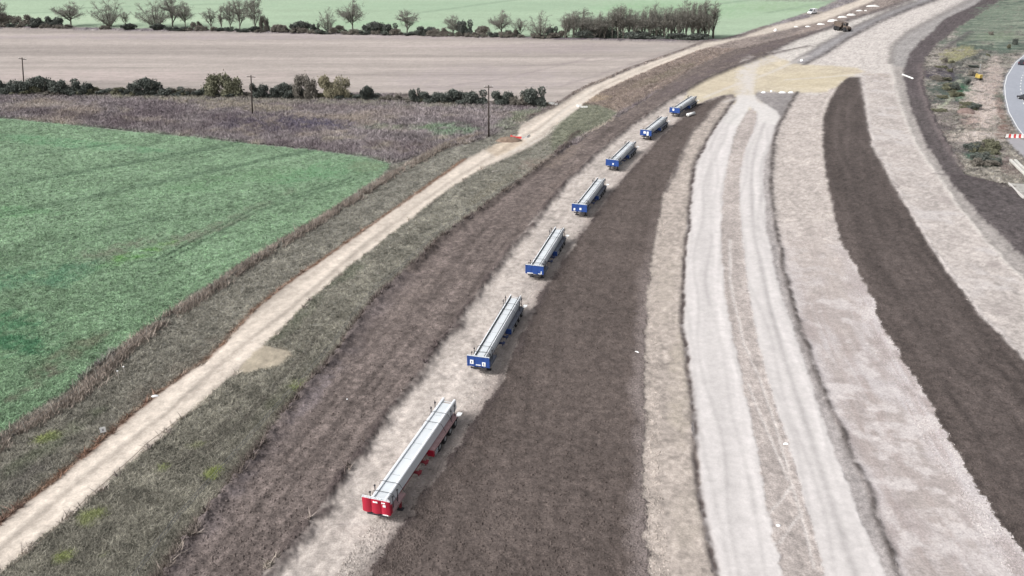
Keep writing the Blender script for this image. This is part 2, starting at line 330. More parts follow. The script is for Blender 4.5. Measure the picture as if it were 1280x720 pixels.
for k, z in enumerate(ZONES):
    idx = np.nonzero(Zid == k)
    if len(idx[0]) == 0: continue
    x, y = X[idx], Y[idx]
    m = 1 + z['mottle'] * 1.4 * fbm(x / z['msc'], y / z['msc'], k + 20, 5)
    if z['guide']:
        d, u = poly_dist(x, y, GUIDES[z['guide']])
        sc = 1.0 if z['guide'] != 'far' else 9.0
        m = m + z['streak'] * 1.3 * fbm(u / (18 * sc), d / ({'soil_bank': .5, 'crop_field': .5}.get(z['name'], .9) * sc), k + 50, 4)
        if z['name'] == 'stubble_field': m = m + 0.15 * fbm(u / 120, d / 2.8 + 0.35 * np.sin(u / 60), 71, 2)
        if z['name'] == 'haul_track':                       # compacted wheel lanes, looser brown crown
            for o_ in (-1.35, 1.35): m = m + 0.13 * np.exp(-((d - o_) / 0.5) ** 2)
            m = m - 0.30 * np.exp(-((d + .15 * np.sin(u / 8)) / 0.34) ** 2) - 0.26 * np.clip((np.abs(d) - 2.6) / 1.2, 0, 1)
        if z['name'] == 'chalk_road':
            m = m - 0.10 * np.exp(-((d - 0.0) / (0.45 if z['guide'] == 'b' else 0.7)) ** 2)
            m = m - (0.16 * np.exp(-(d / 0.30) ** 2) if z['guide'] == 'b' else 0)
            m = m - 0.05 * np.exp(-((np.abs(d) - 3.2) / 0.7) ** 2)
        if z['name'] in ('soil_strip', 'soil_bank') and z['guide'] in ('c', 'e'):
            m = m + 0.22 * fbm(u / 22, d / 1.3, k + 90, 3)
        TR_ = {('gravel_carriageway', 'c'): ((-2, .5), (-3.1, .5), (-4.4, .4), (-5.6, .4), (-7.5, .3), (-8.6, .4)), ('gravel_carriageway', 'e'): ((-1.4, .5), (-2.4, .5), (-4.5, .5), (-6.2, -.4), (-7.3, .4)),
               ('rutted_median', 'a'): ((1.0, .8), (1.9, .6), (2.8, -.8), (3.7, -.6), (4.4, .8)), ('soil_strip', 'c'): ((1.5, .7), (2.6, .6), (4.6, -.6), (6.5, .6), (8.2, .7), (9.6, -.6), (11, .5)), ('soil_strip', 'tan'): ((-6, .5), (-7.8, .5), (-11, -.5), (-13, -.5), (-4.6, .4)), ('soil_bank', 'e'): ((3.5, .5), (5, -.5), (6.5, .5)),
               ('tan_strip', 'tan'): ((-1.0, .4), (-2.1, .4), (-3.2, -.4)), ('chalk_road', 'a'): ((-.9, -.6), (.9, -.6), (-2.3, .4), (2.0, -.5), (-2.9, -.6), (3.1, -.6), (-1.6, .4)), ('chalk_road', 'b'): ((-1.6, -.55), (1.5, -.55), (2.4, -.5), (-.8, .4), (-2.3, -.5)), ('haul_track', 'haul'): ((-.8, .4), (.8, .4), (-1.9, -.4), (2.0, -.4)),
               ('soil_bank', 'pad'): ((-2, .5), (-3, -.5), (-4.4, .5), (-6, -.5), (-7.5, .5)), ('junction', 'up'): ((2, .4), (-2, .3), (5, .4))}.get((z['name'], z['guide']), ())
        for i_, (o_, a_) in enumerate(TR_):
            for sg in (-1, 1):
                off = o_ + .5 * np.sin(u / (13 + 3 * i_) + i_) + .35 * np.sin(u / 5.1 + 2 * i_)
                m = m + .27 * a_ * np.clip(.3 + 1.5 * vnoise(u / 9, 0 * u + i_, 700 + i_), 0, 1) * np.exp(-((d - off) / .22) ** 2) * (1 if sg > 0 else .0)
        if z['name'] == 'trailer_pad':
            for o_ in (2.3, 4.6, 7.4): m = m - 0.13 * np.exp(-((d - o_ - 0.5 * np.sin(u / 17)) / 0.3) ** 2)
    C[idx] = z['col'] * m[:, None]
    Hh[idx] = z['h']; AMP[idx] = z['amp']; WL[idx] = z['wl']
C = blur(C, 1); Hh = blur(Hh, 2); AMP = blur(AMP, 2)

GRAIN = {'rough_ground': .3, 'waste_ground': .42, 'crop_field': .20, 'verge': .26, 'cleared_bank': .24, 'soil_bank': .2, 'soil_strip': .15, 'trailer_pad': .16, 'tan_strip': .18, 'chalk_road': .045, 'rutted_median': .11, 'grey_shoulder': .14, 'gravel_carriageway': .15, 'junction': .07, 'haul_track': .09, 'asphalt_road': .03, 'far_field': .04, 'stubble_field': .05}
GA = np.vectorize(lambda n: GRAIN.get(n, .1))(np.array([z['name'] for z in ZONES]))[Zid]
NG = sum(a_ * (vnoise(X / w_, Y / w_, 500 + i_) - .5) for i_, (w_, a_) in enumerate(((.3, 1.4), (.55, 1.3), (1.1, .8), (2.3, .35), (4.6, .15)))) * 1.1
C = C * (1 + GA * 1.5 * NG)[..., None]
def mixc(w, col):
    global C
    w = np.clip(w, 0, 1)[..., None]; C = C * (1 - w) + np.array(alb(*col)) * w
NZ1 = fbm(X / 5, Y / 5, 200, 5); NZ2 = fbm(X / 1.2, Y / 1.2, 230, 4); NZ3 = fbm(X / 16, Y / 22, 260, 5)
NAMES = np.array([z['name'] for z in ZONES]); ZN = NAMES[Zid]
def patch(cx, cy, rx, ry, col, s=0.8, rot=0, zone=None, nz=0.9):
    ca, sa = math.cos(math.radians(rot)), math.sin(math.radians(rot))
    u = ((PX - cx) * ca + (PY - cy) * sa) / rx; v = (-(PX - cx) * sa + (PY - cy) * ca) / ry
    w = np.clip(1.2 - (u * u + v * v) + nz * (1.2 * NZ1 + 0.9 * NZ2), 0, 1) * s * np.clip(.72 + NZ2 * 1.1, 0.2, 1)
    if zone is not None: w = w * np.isin(ZN, zone)
    mixc(np.clip(w * (1.35 if zone == ['crop_field'] else 1), 0, .9), col)
# rough ground: straw, bramble and moss
for w_, c_ in ((NZ3 * 2.2 - 0.1, (165, 156, 146)), (-NZ3 * 2.0 - 0.25, (116, 107, 112)), (NZ1 * 1.8 - 0.55, (178, 172, 158)), (-NZ1 * 1.8 - 0.55, (96, 92, 92))):
    mixc(np.clip(w_, 0, 0.7) * (ZN == 'rough_ground'), c_)
VG = ['verge']; RG = ['rough_ground']
patch(250, 122, 330, 5, (148, 152, 128), 0.6, 2, RG); patch(420, 135, 200, 8, (150, 142, 142), 0.6, 3, RG)
patch(130, 148, 150, 6, (110,102,106), 0.7, 6, RG); patch(340, 152, 80, 9, (106,99,107), 0.8, 5, RG)
patch(230, 142, 90, 6, (110, 102, 108), 0.6, 8, RG); patch(560, 162, 40, 8, (125, 150, 125), 0.8, 0, RG); patch(490, 160, 60, 4, (130, 142, 120), 0.5, 0, RG)
patch(40, 132, 60, 4, (175, 170, 165), 0.6, 0, RG); patch(190, 150, 30, 3, (180, 172, 165), 0.6, 0, RG); patch(300, 133, 90, 5, (165, 160, 140), 0.5, 5, RG)
patch(645, 150, 40, 8, (122, 135, 112), 0.7, -25, RG); patch(520, 185, 60, 6, (110, 100, 100), 0.5, 5, RG)
patch(600, 200, 60, 5, (128, 122, 112), 0.6, -35, VG)
WG = ZN == 'waste_ground'
NS = fbm(X / 7, Y / 2.5, 280, 5)
for w_, c_ in ((NS * 3 - 0.45, (180, 172, 166)), (-NS * 3.2 - 0.3, (84, 80, 84)), (NZ3 * 2.6 - .2, (104, 112, 102)), (NZ2 * 1.6 - .6, (196, 188, 182))):
    mixc(np.clip(w_, 0, 0.75) * WG, c_)
GR = WG * (PY < 62) * (PX > 1195 + (60 - PY) * 0.2)
mixc(np.clip(0.75 + NZ3, 0, 1) * GR, (118, 128, 114)); mixc(np.clip(NS * 4 - 0.2, 0, .9) * GR, (82, 94, 88)); mixc(np.clip(-NS * 4 - 0.2, 0, .8) * GR, (150, 158, 142)); mixc(np.clip(NZ1 * 3 - .6, 0, .8) * GR, (128, 116, 114))
# verges: moss-yellow tufts, dead straw
for cx, cy, rx, ry in ((115, 650, 22, 12), (80, 697, 16, 8), (268, 592, 16, 8), (245, 556, 12, 5), (204, 587, 8, 5), (60, 548, 25, 5), (375, 480, 12, 8), (132, 695, 10, 4)):
    patch(cx, cy, rx, ry, (140, 152, 92), 0.75, -20, VG)
patch(420, 350, 150, 12, (104, 110, 94), 0.5, -42, VG); patch(360, 500, 60, 18, (104, 108, 90), 0.4, -45, VG); patch(200, 480, 90, 12, (126, 120, 112), 0.5, -38, VG)
patch(60, 560, 90, 9, (108, 116, 96), 0.5, -35, VG); patch(30, 600, 40, 14, (112, 108, 106), 0.5, -35, VG); patch(620, 232, 40, 6, (128, 124, 112), 0.6, -35, VG)
# crop field: thin places
CF = ['crop_field']
for a in ((150, 315, 70, 12, (128, 135, 118), .7, -15), (230, 300, 60, 6, (135, 132, 122), .6, -20), (60, 345, 90, 16, (100, 138, 112), .6, -8), (20, 420, 60, 30, (86, 130, 100), .7, 0),
          (300, 225, 120, 10, (125, 155, 122), .6, -8), (170, 320, 50, 8, (115, 160, 98), .6, -20), (90, 440, 60, 10, (122, 125, 108), .6, -30), (290, 275, 90, 6, (128, 140, 120), .5, -25),
          (80, 178, 120, 6, (116, 156, 122), .5, 5), (400, 215, 60, 12, (118, 154, 120), .6, -10), (140, 450, 30, 8, (120, 112, 102), .8, -35), (20, 265, 60, 8, (120, 158, 120), .5, 0), (455, 208, 24, 7, (125, 140, 115), .6, 0), (45, 480, 60, 8, (122, 118, 108), .6, -33)):
    patch(a[0], a[1], a[2], a[3], a[4], a[5], a[6], CF)
# far meadow and stubble
FF = ['far_field']
patch(100, 24, 200, 6, (186, 203, 176), .7, 0, FF, .3); patch(600, 8, 300, 6, (160, 184, 158), .6, 0, FF, .3); patch(850, 12, 120, 14, (150, 182, 145), .7, 0, FF, .3)
patch(980, 8, 60, 8, (150, 175, 140), .6, 0, FF, .3); patch(480, 30, 120, 4, (160, 190, 155), .6, 0, FF, .3)
patch(1005, -2, 70, 5, (140, 142, 132), .8, 0, FF, .3)
SF = ['stubble_field']
patch(600, 100, 130, 20, (172, 162, 162), .6, 0, SF, .5); patch(700, 60, 140, 7, (166, 155, 156), .6, 0, SF, .5); patch(300, 46, 400, 4, (174, 163, 166), .6, 0, SF, .5)
patch(560, 58, 120, 2, (200, 188, 184), .5, 0, SF, .3); patch(820, 60, 60, 5, (172, 166, 160), .6, 0, SF, .5); patch(100, 95, 300, 8, (196, 182, 178), .6, 0, SF, .5)
patch(700, 196, 34, 10, (138, 126, 118), .9, -30, ['verge', 'soil_bank']); patch(668, 205, 24, 8, (146, 134, 126), .8, -20, ['verge'])
patch(395, 155, 60, 7, (104, 100, 116), 1.0, 3, RG); patch(330, 160, 60, 8, (108, 102, 112), .9, 4, RG)
# bank beside the haul track: straw and bare clay
CB = ['cleared_bank']
patch(790, 112, 50, 6, (160, 148, 138), .6, -25, CB); patch(745, 124, 20, 4, (190, 176, 156), .8, -10, CB); patch(880, 75, 60, 6, (158, 145, 138), .5, -20, CB); patch(830, 95, 50, 5, (130, 126, 112), .6, -22, CB)
patch(770, 130, 40, 5, (160, 148, 138), .5, -22, CB); patch(980, 42, 40, 4, (120, 112, 110), .8, -15, CB); patch(1020, 34, 40, 4, (160, 146, 138), .8, -20, CB)
# soil bank: paler wet smears near the fence
SB = ['soil_bank']
patch(392, 492, 46, 12, (142, 133, 135), .7, -52, SB); patch(300, 605, 46, 12, (134, 126, 128), .6, -50, SB); patch(520, 370, 50, 12, (140, 128, 122), .4, -45, SB); patch(250, 670, 50, 12, (128, 118, 116), .5, -50, SB); patch(700, 232, 60, 9, (135, 122, 116), .4, -40, SB)
patch(860, 105, 50, 8, (108, 98, 100), .6, -25, SB); patch(950, 62, 50, 5, (110, 100, 102), .7, -20, SB)
# junction stem: whitish plume of chalk dust painted into the ground colour; pad
patch(932, 98, 14, 28, (214, 208, 203), .9, 12, None, .4); patch(960, 72, 30, 10, (210, 204, 200), .7, -20, ['junction', 'gravel_carriageway'], .4)
patch(1010, 100, 50, 10, (200, 188, 160), .5, 0, ['junction'], .6); patch(900, 108, 30, 8, (207, 193, 170), .5, 0, ['junction'], .5)
patch(1085, 92, 40, 3, (170, 158, 148), .6, 8, ['junction', 'gravel_carriageway'], .5)
patch(850, 480, 16, 90, (184, 175, 160), .4, 2, ['tan_strip'], .7); patch(832, 360, 20, 60, (180, 171, 160), .4, 0, ['tan_strip'], .7); patch(860, 640, 22, 60, (178, 169, 158), .4, 0, ['tan_strip'], .7)
# edges of rubble along the carriageways
GC = ['gravel_carriageway']
dC, uC = poly_dist(X, Y, cR); dL_, uL_ = poly_dist(X, Y, cL)
low = np.clip((PY - 270) / 120, 0, 1) * (Zid == [i for i, z in enumerate(ZONES) if z['guide'] == 'c' and z['name'] == 'gravel_carriageway'][0])
mixc(low * np.clip(0.75 - 0.5 * NZ1, 0, 0.8), (174, 165, 162))
mixc(low * np.clip(1.1 - np.abs(dC) / 2.6 + 0.8 * NZ1 + 0.3 * NZ2, 0, 0.8), (206, 199, 199))
mixc(low * np.clip(1.0 - np.abs(dL_) / 2.2 + 0.9 * NZ1 + 0.3 * NZ2, 0, 0.8), (204, 197, 197))
mixc(low * np.clip(1.6 * fbm(uC / 9, dC / 2.2, 301, 4) - 0.25 + np.clip((PY - 560) / 250, 0, .4), 0, 0.7), (204, 198, 198))
dW, uW = poly_dist(X, Y, wedR)
mixc((ZN == 'soil_strip') * (PX < 840) * np.clip((PY - 250) / 150, 0, 1) * np.clip(1.0 - np.abs(dW) / 1.6 + 0.7 * NZ1 + 0.4 * NZ2, 0, 0.8), (140, 130, 127))
dP, uP = poly_dist(X, Y, padR)
mixc((ZN == 'trailer_pad') * np.clip(0.9 - np.abs(dP) / 2.2 + 0.9 * NZ1 + 0.5 * NZ2, 0, 0.6), (160, 149, 143))
mixc((ZN == 'trailer_pad') * np.clip(NZ2 * .9 - 0.2, 0, 0.25), (203, 195, 190))
mixc(low * np.clip(1.4 * fbm(uC / 14, dC / .5, 311, 4) - .1, 0, .5), (172, 160, 156))
sm = fbm(uC / 1.8, dC / 2.2, 321, 5); mixc(low * np.clip(sm * 2.2 + .25 - .10 * np.minimum(np.abs(dC), np.abs(dL_)), 0, .75), (214, 207, 205)); mixc(low * np.clip(fbm(uC / 7, dC / 3, 331, 4) * 2.4 - .25, 0, .6), (164, 153, 150))
EE = (Zid == [i for i, z in enumerate(ZONES) if z['guide'] == 'e' and z['name'] == 'gravel_carriageway'][0])
mixc(EE * np.clip(NZ1 * 2 - 0.3, 0, .6), (208, 202, 200)); mixc(EE * np.clip(-NZ1 * 2 - 0.4, 0, .6), (164, 155, 152))
# right-hand waste land
for a in ((1225, 30, 60, 22, (116, 128, 114), .8, 0), (1260, 15, 40, 12, (120, 134, 118), .7, 0), (1245, 45, 40, 6, (128, 140, 118), .6, 0), (1170, 30, 25, 16, (122, 112, 114), .6, -40), (1198, 69, 28, 9, (152, 150, 116), 1.0, -12),
          (1190, 52, 30, 3, (108, 120, 108), .6, 0), (1250, 62, 28, 8, (108, 122, 112), .7, -20), (1190, 106, 34, 20, (84, 96, 90), 1.3, -10), (1207, 115, 16, 11, (70, 112, 88), 1.3, 0), (1178, 92, 22, 12, (86, 80, 90), 1.1, 0),
          (1228, 130, 24, 36, (196, 184, 178), 1.5, 0), (1242, 100, 11, 30, (182, 170, 164), 1.2, 5), (1212, 150, 14, 14, (168, 150, 142), .7, 0), (1212, 172, 32, 9, (196, 186, 180), 1.3, 0), (1206, 135, 10, 4, (88, 78, 82), .8, -40),
          (1228, 196, 24, 13, (62, 100, 84), 1.5, 10), (1240, 205, 10, 6, (48, 92, 78), .9, 0), (1262, 210, 22, 10, (122, 108, 106), .8, 40), (1180, 150, 20, 12, (118, 110, 110), .7, 50), (1200, 185, 12, 10, (130, 125, 122), .7, 50), (1255, 165, 10, 14, (128, 106, 100), .8, 50), (1250, 135, 5, 30, (140, 118, 110), .7, -12), (1245, 188, 14, 6, (140, 132, 130), .8, 0)):
    patch(a[0], a[1], a[2], a[3], a[4], a[5], a[6], ['waste_ground', 'soil_bank'] if a[0] > 1250 else ['waste_ground'], .8)
patch(1240, 222, 30, 3, (128, 118, 116), .5, 12, RG)

# ridges of clods, drains, ruts and tramlines: (line, width m, height m, colour, strength)
CELL = np.abs(np.gradient(Y, axis=0))
def ridge(pl, wid, hgt, col, s=0.8, wob=0.35, zone=None):
    global Hh
    d, u = poly_dist(X, Y, pl)
    q = g2(*pl[0]), g2(*pl[-1])
    d = d + wob * NZ1 * 1.5 + wob * NZ2 * 0.6
    w = np.exp(-(d / np.maximum(wid, 0.75 * CELL)) ** 2)
    ys = sorted((pl[0][1], pl[-1][1])); ok = (PY > ys[0] - 1.5) & (PY < ys[1] + 1.5) if ys[1] - ys[0] > 12 else (PX > min(pl[0][0], pl[-1][0])) & (PX < max(pl[0][0], pl[-1][0]))
    w = w * ok
    if zone is not None: w = w * np.isin(ZN, zone)
    mixc(w * s * np.clip(1 + NZ2 * 0.7, 0, 1.3), col)
    Hh += w * hgt * np.clip(1 + NZ2 * 0.9, 0.2, 2)
ridge(padL[2:], 0.6, 0.32, (86, 77, 76), 0.75, 0.55); ridge([(x + 2, y) for x, y in vergeR[1:]], 0.8, 0.35, (88, 80, 76), 0.75, 0.5)
for (cx_, cy_) in ((232, 193), (268, 193), (337, 230), (340, 237), (352, 248), (318, 252), (376, 222), (275, 242), (195, 200), (60, 188)): patch(cx_, cy_, 3.0, .7, (66, 88, 70), 1.4, 0, CF, .3)
ridge(L((506, 345), (440, 415), (400, 470), (320, 572), (250, 665), (206, 722)), 1.6, 0.1, (136, 126, 126), 0.4, 0.8, SB)
ridge(tanR, 0.32, -0.12, (92, 84, 82), 0.9, 0.25); ridge(cL, 0.40, 0.12, (98, 92, 90), 0.85, 0.3); ridge(wedR[:7], 0.35, 0.1, (100, 92, 90), 0.6, 0.3)
ridge(padR, 0.5, 0.10, (84, 76, 76), 0.5, 0.6); ridge(eR, 0.35, 0.08, (214, 208, 202), 0.6, 0.4); ridge([(x + 1, y) for x, y in dR], 0.35, 0.06, (216, 208, 204), 0.6, 0.35)
ridge(L((1005, 81), (1030, 68), (1060, 48), (1097, 28), (1135, 12), (1168, 0)), 0.55, 0, (110, 105, 105), 0.9, 0.2)
ridge(L((990, 79), (1028, 55), (1066, 35), (1108, 15), (1143, 2)), 0.7, 0, (130, 126, 124), 0.8, 0.5)
ridge(L((850, 118), (880, 100), (915, 85), (960, 68), (990, 52), (1035, 36), (1060, 26), (1110, 10), (1145, -3)), 0.7, 0.2, (98, 90, 90), 0.85, 0.5)
ridge(L((1113, 80), (1115, 57), (1135, 40), (1172, 20), (1212, 0)), 0.5, 0, (140, 135, 132), 0.7, 0.3)
ridge([(x - 1.5, y - 1) for x, y in haulL[3:13]], 0.9, 0.25, (118, 108, 104), 0.8, 0.5)
ridge([(x - 1.5, y) for x, y in haulL[17:]], 0.35, 0.0, (128, 100, 84), 0.75, 0.2)
ridge(L((-600, 25), (0, 34), (320, 39), (640, 47), (893, 51)), 1.6, 0.3, (112, 103, 110), 0.85, 0.6)
ridge(L((-500, 108), (0, 116), (160, 118), (320, 121), (450, 121), (580, 130), (690, 133)), 1.8, 0.1, (120, 115, 110), 0.6, 1.2, RG)
for pl in (L((0, 232), (169, 202), (330, 172)), L((0, 234.5), (169, 204), (335, 174)), L((0, 268), (255, 215), (460, 172)), L((0, 271.5), (255, 217.5), (460, 174)), L((0, 322), (127, 289), (199, 272)), L((187, 330), (320, 260), (440, 222)), L((190, 336), (322, 264), (444, 225)), L((0, 200), (150, 178))):
    ridge(pl, 0.32, -0.06, (84, 104, 86), 0.62, 0.15, CF)
for pl in (L((510, 18), (620, 3), (700, -8)), L((700, 34), (800, 18), (960, -3)), L((0, 17), (90, 15)), L((100, 10), (300, 4)), L((960, 16), (1040, 2))):
    ridge(pl, 0.9, 0, (140, 160, 138), 0.6, 0.2, FF)
for pl in (L((700, 108), (760, 90), (850, 60)), L((600, 85), (700, 80), (790, 72)), L((560, 108), (640, 96), (740, 72))):
    ridge(pl, 0.8, 0, (155, 145, 144), 0.5, 0.6, SF)
for pl in (L((260, 565), (330, 500), (400, 420)), L((215, 590), (300, 510))): ridge(pl, 0.25, 0, (92, 88, 84), 0.6, 0.2, VG)
ridge(L((1168, 218), (1210, 222), (1250, 231), (1283, 246)), 0.6, 0.2, (84, 76, 78), 0.7, 0.5)
ridge(L((1152, 80), (1150, 110), (1165, 150), (1185, 185), (1205, 212)), 0.6, 0.3, (120, 110, 110), 0.7, 0.6)
ridge(L((1213, 40), (1190, 55), (1180, 62)), 0.8, 0.4, (100, 92, 96), 0.6, 0.6, ['waste_ground']); ridge(L((1235, 66), (1210, 75), (1188, 84)), 1.4, 0.8, (92, 94, 92), 0.7, 0.8, ['waste_ground'])
ridge(L((1200, 58), (1232, 60), (1240, 57)), 1.0, 0.6, (92, 98, 92), 0.7, 0.8, ['waste_ground']); ridge(L((1198, 100), (1190, 120), (1175, 136)), 0.35, 0.0, (178, 182, 162), 0.6, 0.3, ['waste_ground'])
for pl in (L((960, 645), (990, 607)), L((975, 679), (1003, 640)), L((935, 480), (950, 520), (985, 600)), L((930, 430), (948, 470), (968, 530), (1000, 640), (1018, 710)), L((912, 300), (914, 360), (930, 430))): ridge(pl, .16, -.03, (208, 201, 197), .8, .1)
for pl in (L((905, 128), (925, 121), (935, 105), (945, 80)), L((940, 126), (936, 108), (930, 88)), L((955, 132), (940, 118), (938, 100)), L((980, 100), (1040, 96), (1100, 90)), L((880, 122), (915, 108), (960, 92), (1010, 70))): ridge(pl, .3, 0, (214, 208, 203), .5, .15)
for pl in (L((640, 190), (672, 168), (700, 142), (740, 112)), L((652, 186), (682, 170), (702, 150), (735, 122))): ridge(pl, .5, 0, (222, 214, 204), .5, .2)
# relief
cell = np.gradient(Y, axis=0); cell = np.abs(cell)
att = np.clip(2.2 * WL / np.maximum(cell, 0.05), 0.25, 1)
REL = AMP * att * (fbm(X / WL, Y / WL, 400, 4) + 0.5 * fbm(X / (WL * 4), Y / (WL * 4), 410, 2))
Zz = Hh + REL
Zz[ZN == 'asphalt_road'] = 0.03 + 0 * Zz[ZN == 'asphalt_road']
C = np.clip(C, 0.004, 0.9)
def gh(x, y):                       # ground height under a point
    px, py = w2p(x, max(y, 1)); i = min(max(np.searchsorted(rowy, py), 1), len(rowy) - 1); j = min(max(np.searchsorted(colx, px), 1), len(colx) - 1)
    return float(Zz[i, j])

GM = {
 'waste_ground': ground_mat('waste_soil', 1.0, 0.3, 6, 0.3, 1.0), 'rough_ground': ground_mat('rough_scrub_soil', 1.2, 0.35, 6, 0.3, 1.0), 'far_field': ground_mat('far_meadow', 0.02, 0.05, 0.2, 0.06, 0.0, 0.95, (1, 3, 1)),
 'stubble_field': ground_mat('stubble', 0.5, 0.12, 2.5, 0.12, 0.2, 0.95, (0.1, 1, 1)), 'crop_field': ground_mat('crop_leaves_soil', 1.6, 0.28, 6, 0.25, 0.8),
 'verge': ground_mat('verge_turf', 1.6, 0.35, 6, 0.4, 1.0), 'cleared_bank': ground_mat('cleared_clay', 1.0, 0.22, 5, 0.2, 0.9), 'soil_bank': ground_mat('turned_soil', 1.5, 0.28, 6, 0.38, 1.0),
 'soil_strip': ground_mat('topsoil', 1.4, 0.17, 6, 0.46, 1.0), 'trailer_pad': ground_mat('crushed_stone', 1.3, 0.13, 6, 0.24, 0.6), 'tan_strip': ground_mat('limestone_fines', 1.2, 0.11, 6, 0.20, 0.5),
 'chalk_road': ground_mat('rolled_chalk', 0.7, 0.05, 6, 0.07, 0.2), 'rutted_median': ground_mat('rutted_stone', 1.4, 0.18, 6, 0.28, 0.9), 'grey_shoulder': ground_mat('grey_stone', 1.4, 0.12, 6, 0.26, 0.6),
 'gravel_carriageway': ground_mat('pale_gravel', 1.2, 0.12, 5, 0.22, 0.5), 'junction': ground_mat('sandy_fill', 0.7, 0.09, 4, 0.12, 0.4), 'haul_track': ground_mat('packed_limestone', 1.0, 0.10, 5, 0.16, 0.5),
 'asphalt_road': ground_mat('asphalt', 3, 0.04, 20, 0.05, 0.1, 0.8)}
NR, NC = PX.shape
vid = np.arange(NR * NC).reshape(NR, NC)
quads = np.stack([vid[1:, :-1], vid[1:, 1:], vid[:-1, 1:], vid[:-1, :-1]], -1).reshape(-1, 4)
fz = ZN[1:, :-1].reshape(-1)
VV = np.stack([X, Y, Zz], -1).reshape(-1, 3); CC = C.reshape(-1, 3)
for nm in GM:
    q = quads[fz == nm]
    if not len(q): continue
    u, inv = np.unique(q, return_inverse=True)
    me = np_mesh(nm, VV[u], inv.reshape(-1, 4), True)
    a = me.attributes.new('zone_colour', 'FLOAT_COLOR', 'POINT')
    a.data.foreach_set('color', np.concatenate([CC[u], np.ones((len(u), 1))], 1).astype(np.float32).ravel())
    link(nm, me, GM[nm], None, kind='structure')
base = MB(); base.add([(-15000, -3000, -0.7), (15000, -3000, -0.7), (15000, 20000, -0.7), (-15000, 20000, -0.7)], [(0, 1, 2, 3)])
base.build('ground', mat('distant_land', alb(150, 160, 140), 0.95, 0, 0.15, 0.01), kind='structure')

# ------------------------------------------------------------------ foliage and scatter
def blades(P, n, hmin, hmax, w, lean, seed):
    """n thin upright triangles round each point"""
    r = np.random.default_rng(seed); N = len(P) * n
    B = np.repeat(P, n, 0) + np.concatenate([r.normal(0, w * 1.5, (N, 2)), np.zeros((N, 1))], 1)
    a = r.uniform(0, math.tau, N); h = r.uniform(hmin, hmax, N); l = r.normal(0, lean, (N, 2))
    dx = np.cos(a) * w; dy = np.sin(a) * w
    V = np.stack([B + np.stack([dx, dy, 0 * dx], 1), B - np.stack([dx, dy, 0 * dx], 1), B + np.stack([l[:, 0] * h, l[:, 1] * h, h], 1)], 1).reshape(-1, 3)
    return V, np.arange(len(V)).reshape(-1, 3)
Zc = Zz; 
def scatter(names, N, seed, pred=None, bias=1.0):
    """random places on the given zones, with the colour of the ground there"""
    r = np.random.default_rng(seed)
    m = np.isin(ZN, names) & (PY > 60) & (PY < 740) & (PX > -30) & (PX < 1310)
    if pred is not None: m &= pred
    ii, jj = np.nonzero(m); k = r.integers(0, len(ii), N); ii, jj = ii[k], jj[k]
    jx = r.normal(0, 0.4, (N, 2)) * 0.3
    return np.stack([X[ii, jj] + jx[:, 0], Y[ii, jj] + jx[:, 1], Zz[ii, jj]], 1), C[ii, jj], ii, jj
def attr_mesh(name, V, Fc, cols, per, var, seed, m, **k):
    r = np.random.default_rng(seed); me = np_mesh(name, V, Fc)
    c = np.repeat(cols, per, 0)
    a = me.attributes.new('zone_colour', 'FLOAT_COLOR', 'POINT')
    a.data.foreach_set('color', np.concatenate([np.clip(c, 0.003, 0.9), np.ones((len(c), 1))], 1).astype(np.float32).ravel())
    return link(name, me, m, **k)
leafm = ground_mat('blade_colour', 3, 0.15, 11, 0.1, 0.0)
def tufts(name, zones, N, n, h0, h1, w, lean, seed, cv, tint, pred=None):
    P, c, ii, jj = scatter(zones, N, seed, pred); r = np.random.default_rng(seed + 1)
    s = np.sqrt(np.clip((P[:, 1]) / 90, 0.6, 3))
    V, Fc = blades(P, n, h0, h1, w, lean, seed + 2)
    cc = np.repeat(c, n, 0) * r.uniform(1 - cv, 1 + cv, (len(P) * n, 1)) * np.array(tint)
    attr_mesh(name, V, Fc, cc, 3, 0, seed, leafm, kind='stuff')
tufts('grass', ['verge'], 70000, 4, 0.08, 0.30, 0.03, 1.1, 11, 0.45, (1.62, 1.6, 1.55))
tufts('crop', ['crop_field'], 70000, 3, 0.06, 0.18, 0.055, 1.5, 21, 0.4, (1.32, 1.38, 1.30))
tufts('dead_weeds', ['rough_ground'], 60000, 4, 0.2, 0.75, 0.06, 0.7, 31, 0.4, (1.6, 1.57, 1.54))
tufts('waste_weeds', ['waste_ground'], 12000, 3, 0.1, 0.4, 0.05, 0.9, 36, 0.4, (1.35, 1.34, 1.3))
tufts('bank_weeds', ['cleared_bank'], 14000, 3, 0.15, 0.5, 0.05, 0.9, 41, 0.35, (1.35, 1.32, 1.28))
def stones(name, zones, N, r0, r1, seed, mult, pred=None):
    P, c, ii, jj = scatter(zones, N, seed, pred); r = np.random.default_rng(seed)
    R = r.uniform(r0, r1, (N, 1)) * r.uniform(0.5, 1, (N, 1))
    octa = np.array([(1, 0, 0), (0, 1, 0), (-1, 0, 0), (0, -1, 0), (0, 0, .7), (0, 0, -.4)])
    V = (P[:, None] + octa[None] * R[:, None] * r.uniform(0.6, 1.3, (N, 6, 1))).reshape(-1, 3)
    f = np.array([(0, 1, 4), (1, 2, 4), (2, 3, 4), (3, 0, 4), (1, 0, 5), (2, 1, 5), (3, 2, 5), (0, 3, 5)])
    Fc = (np.arange(N)[:, None, None] * 6 + f[None]).reshape(-1, 3)
    attr_mesh(name, V, Fc, c * mult * r.uniform(.75, 1.25, (N, 1)), 6, 0, seed, leafm, kind='stuff')
nearP = np.abs(dP) < 2.6
stones('pad_rubble', ['trailer_pad', 'soil_strip'], 14000, 0.04, 0.15, 51, 1.0, nearP)
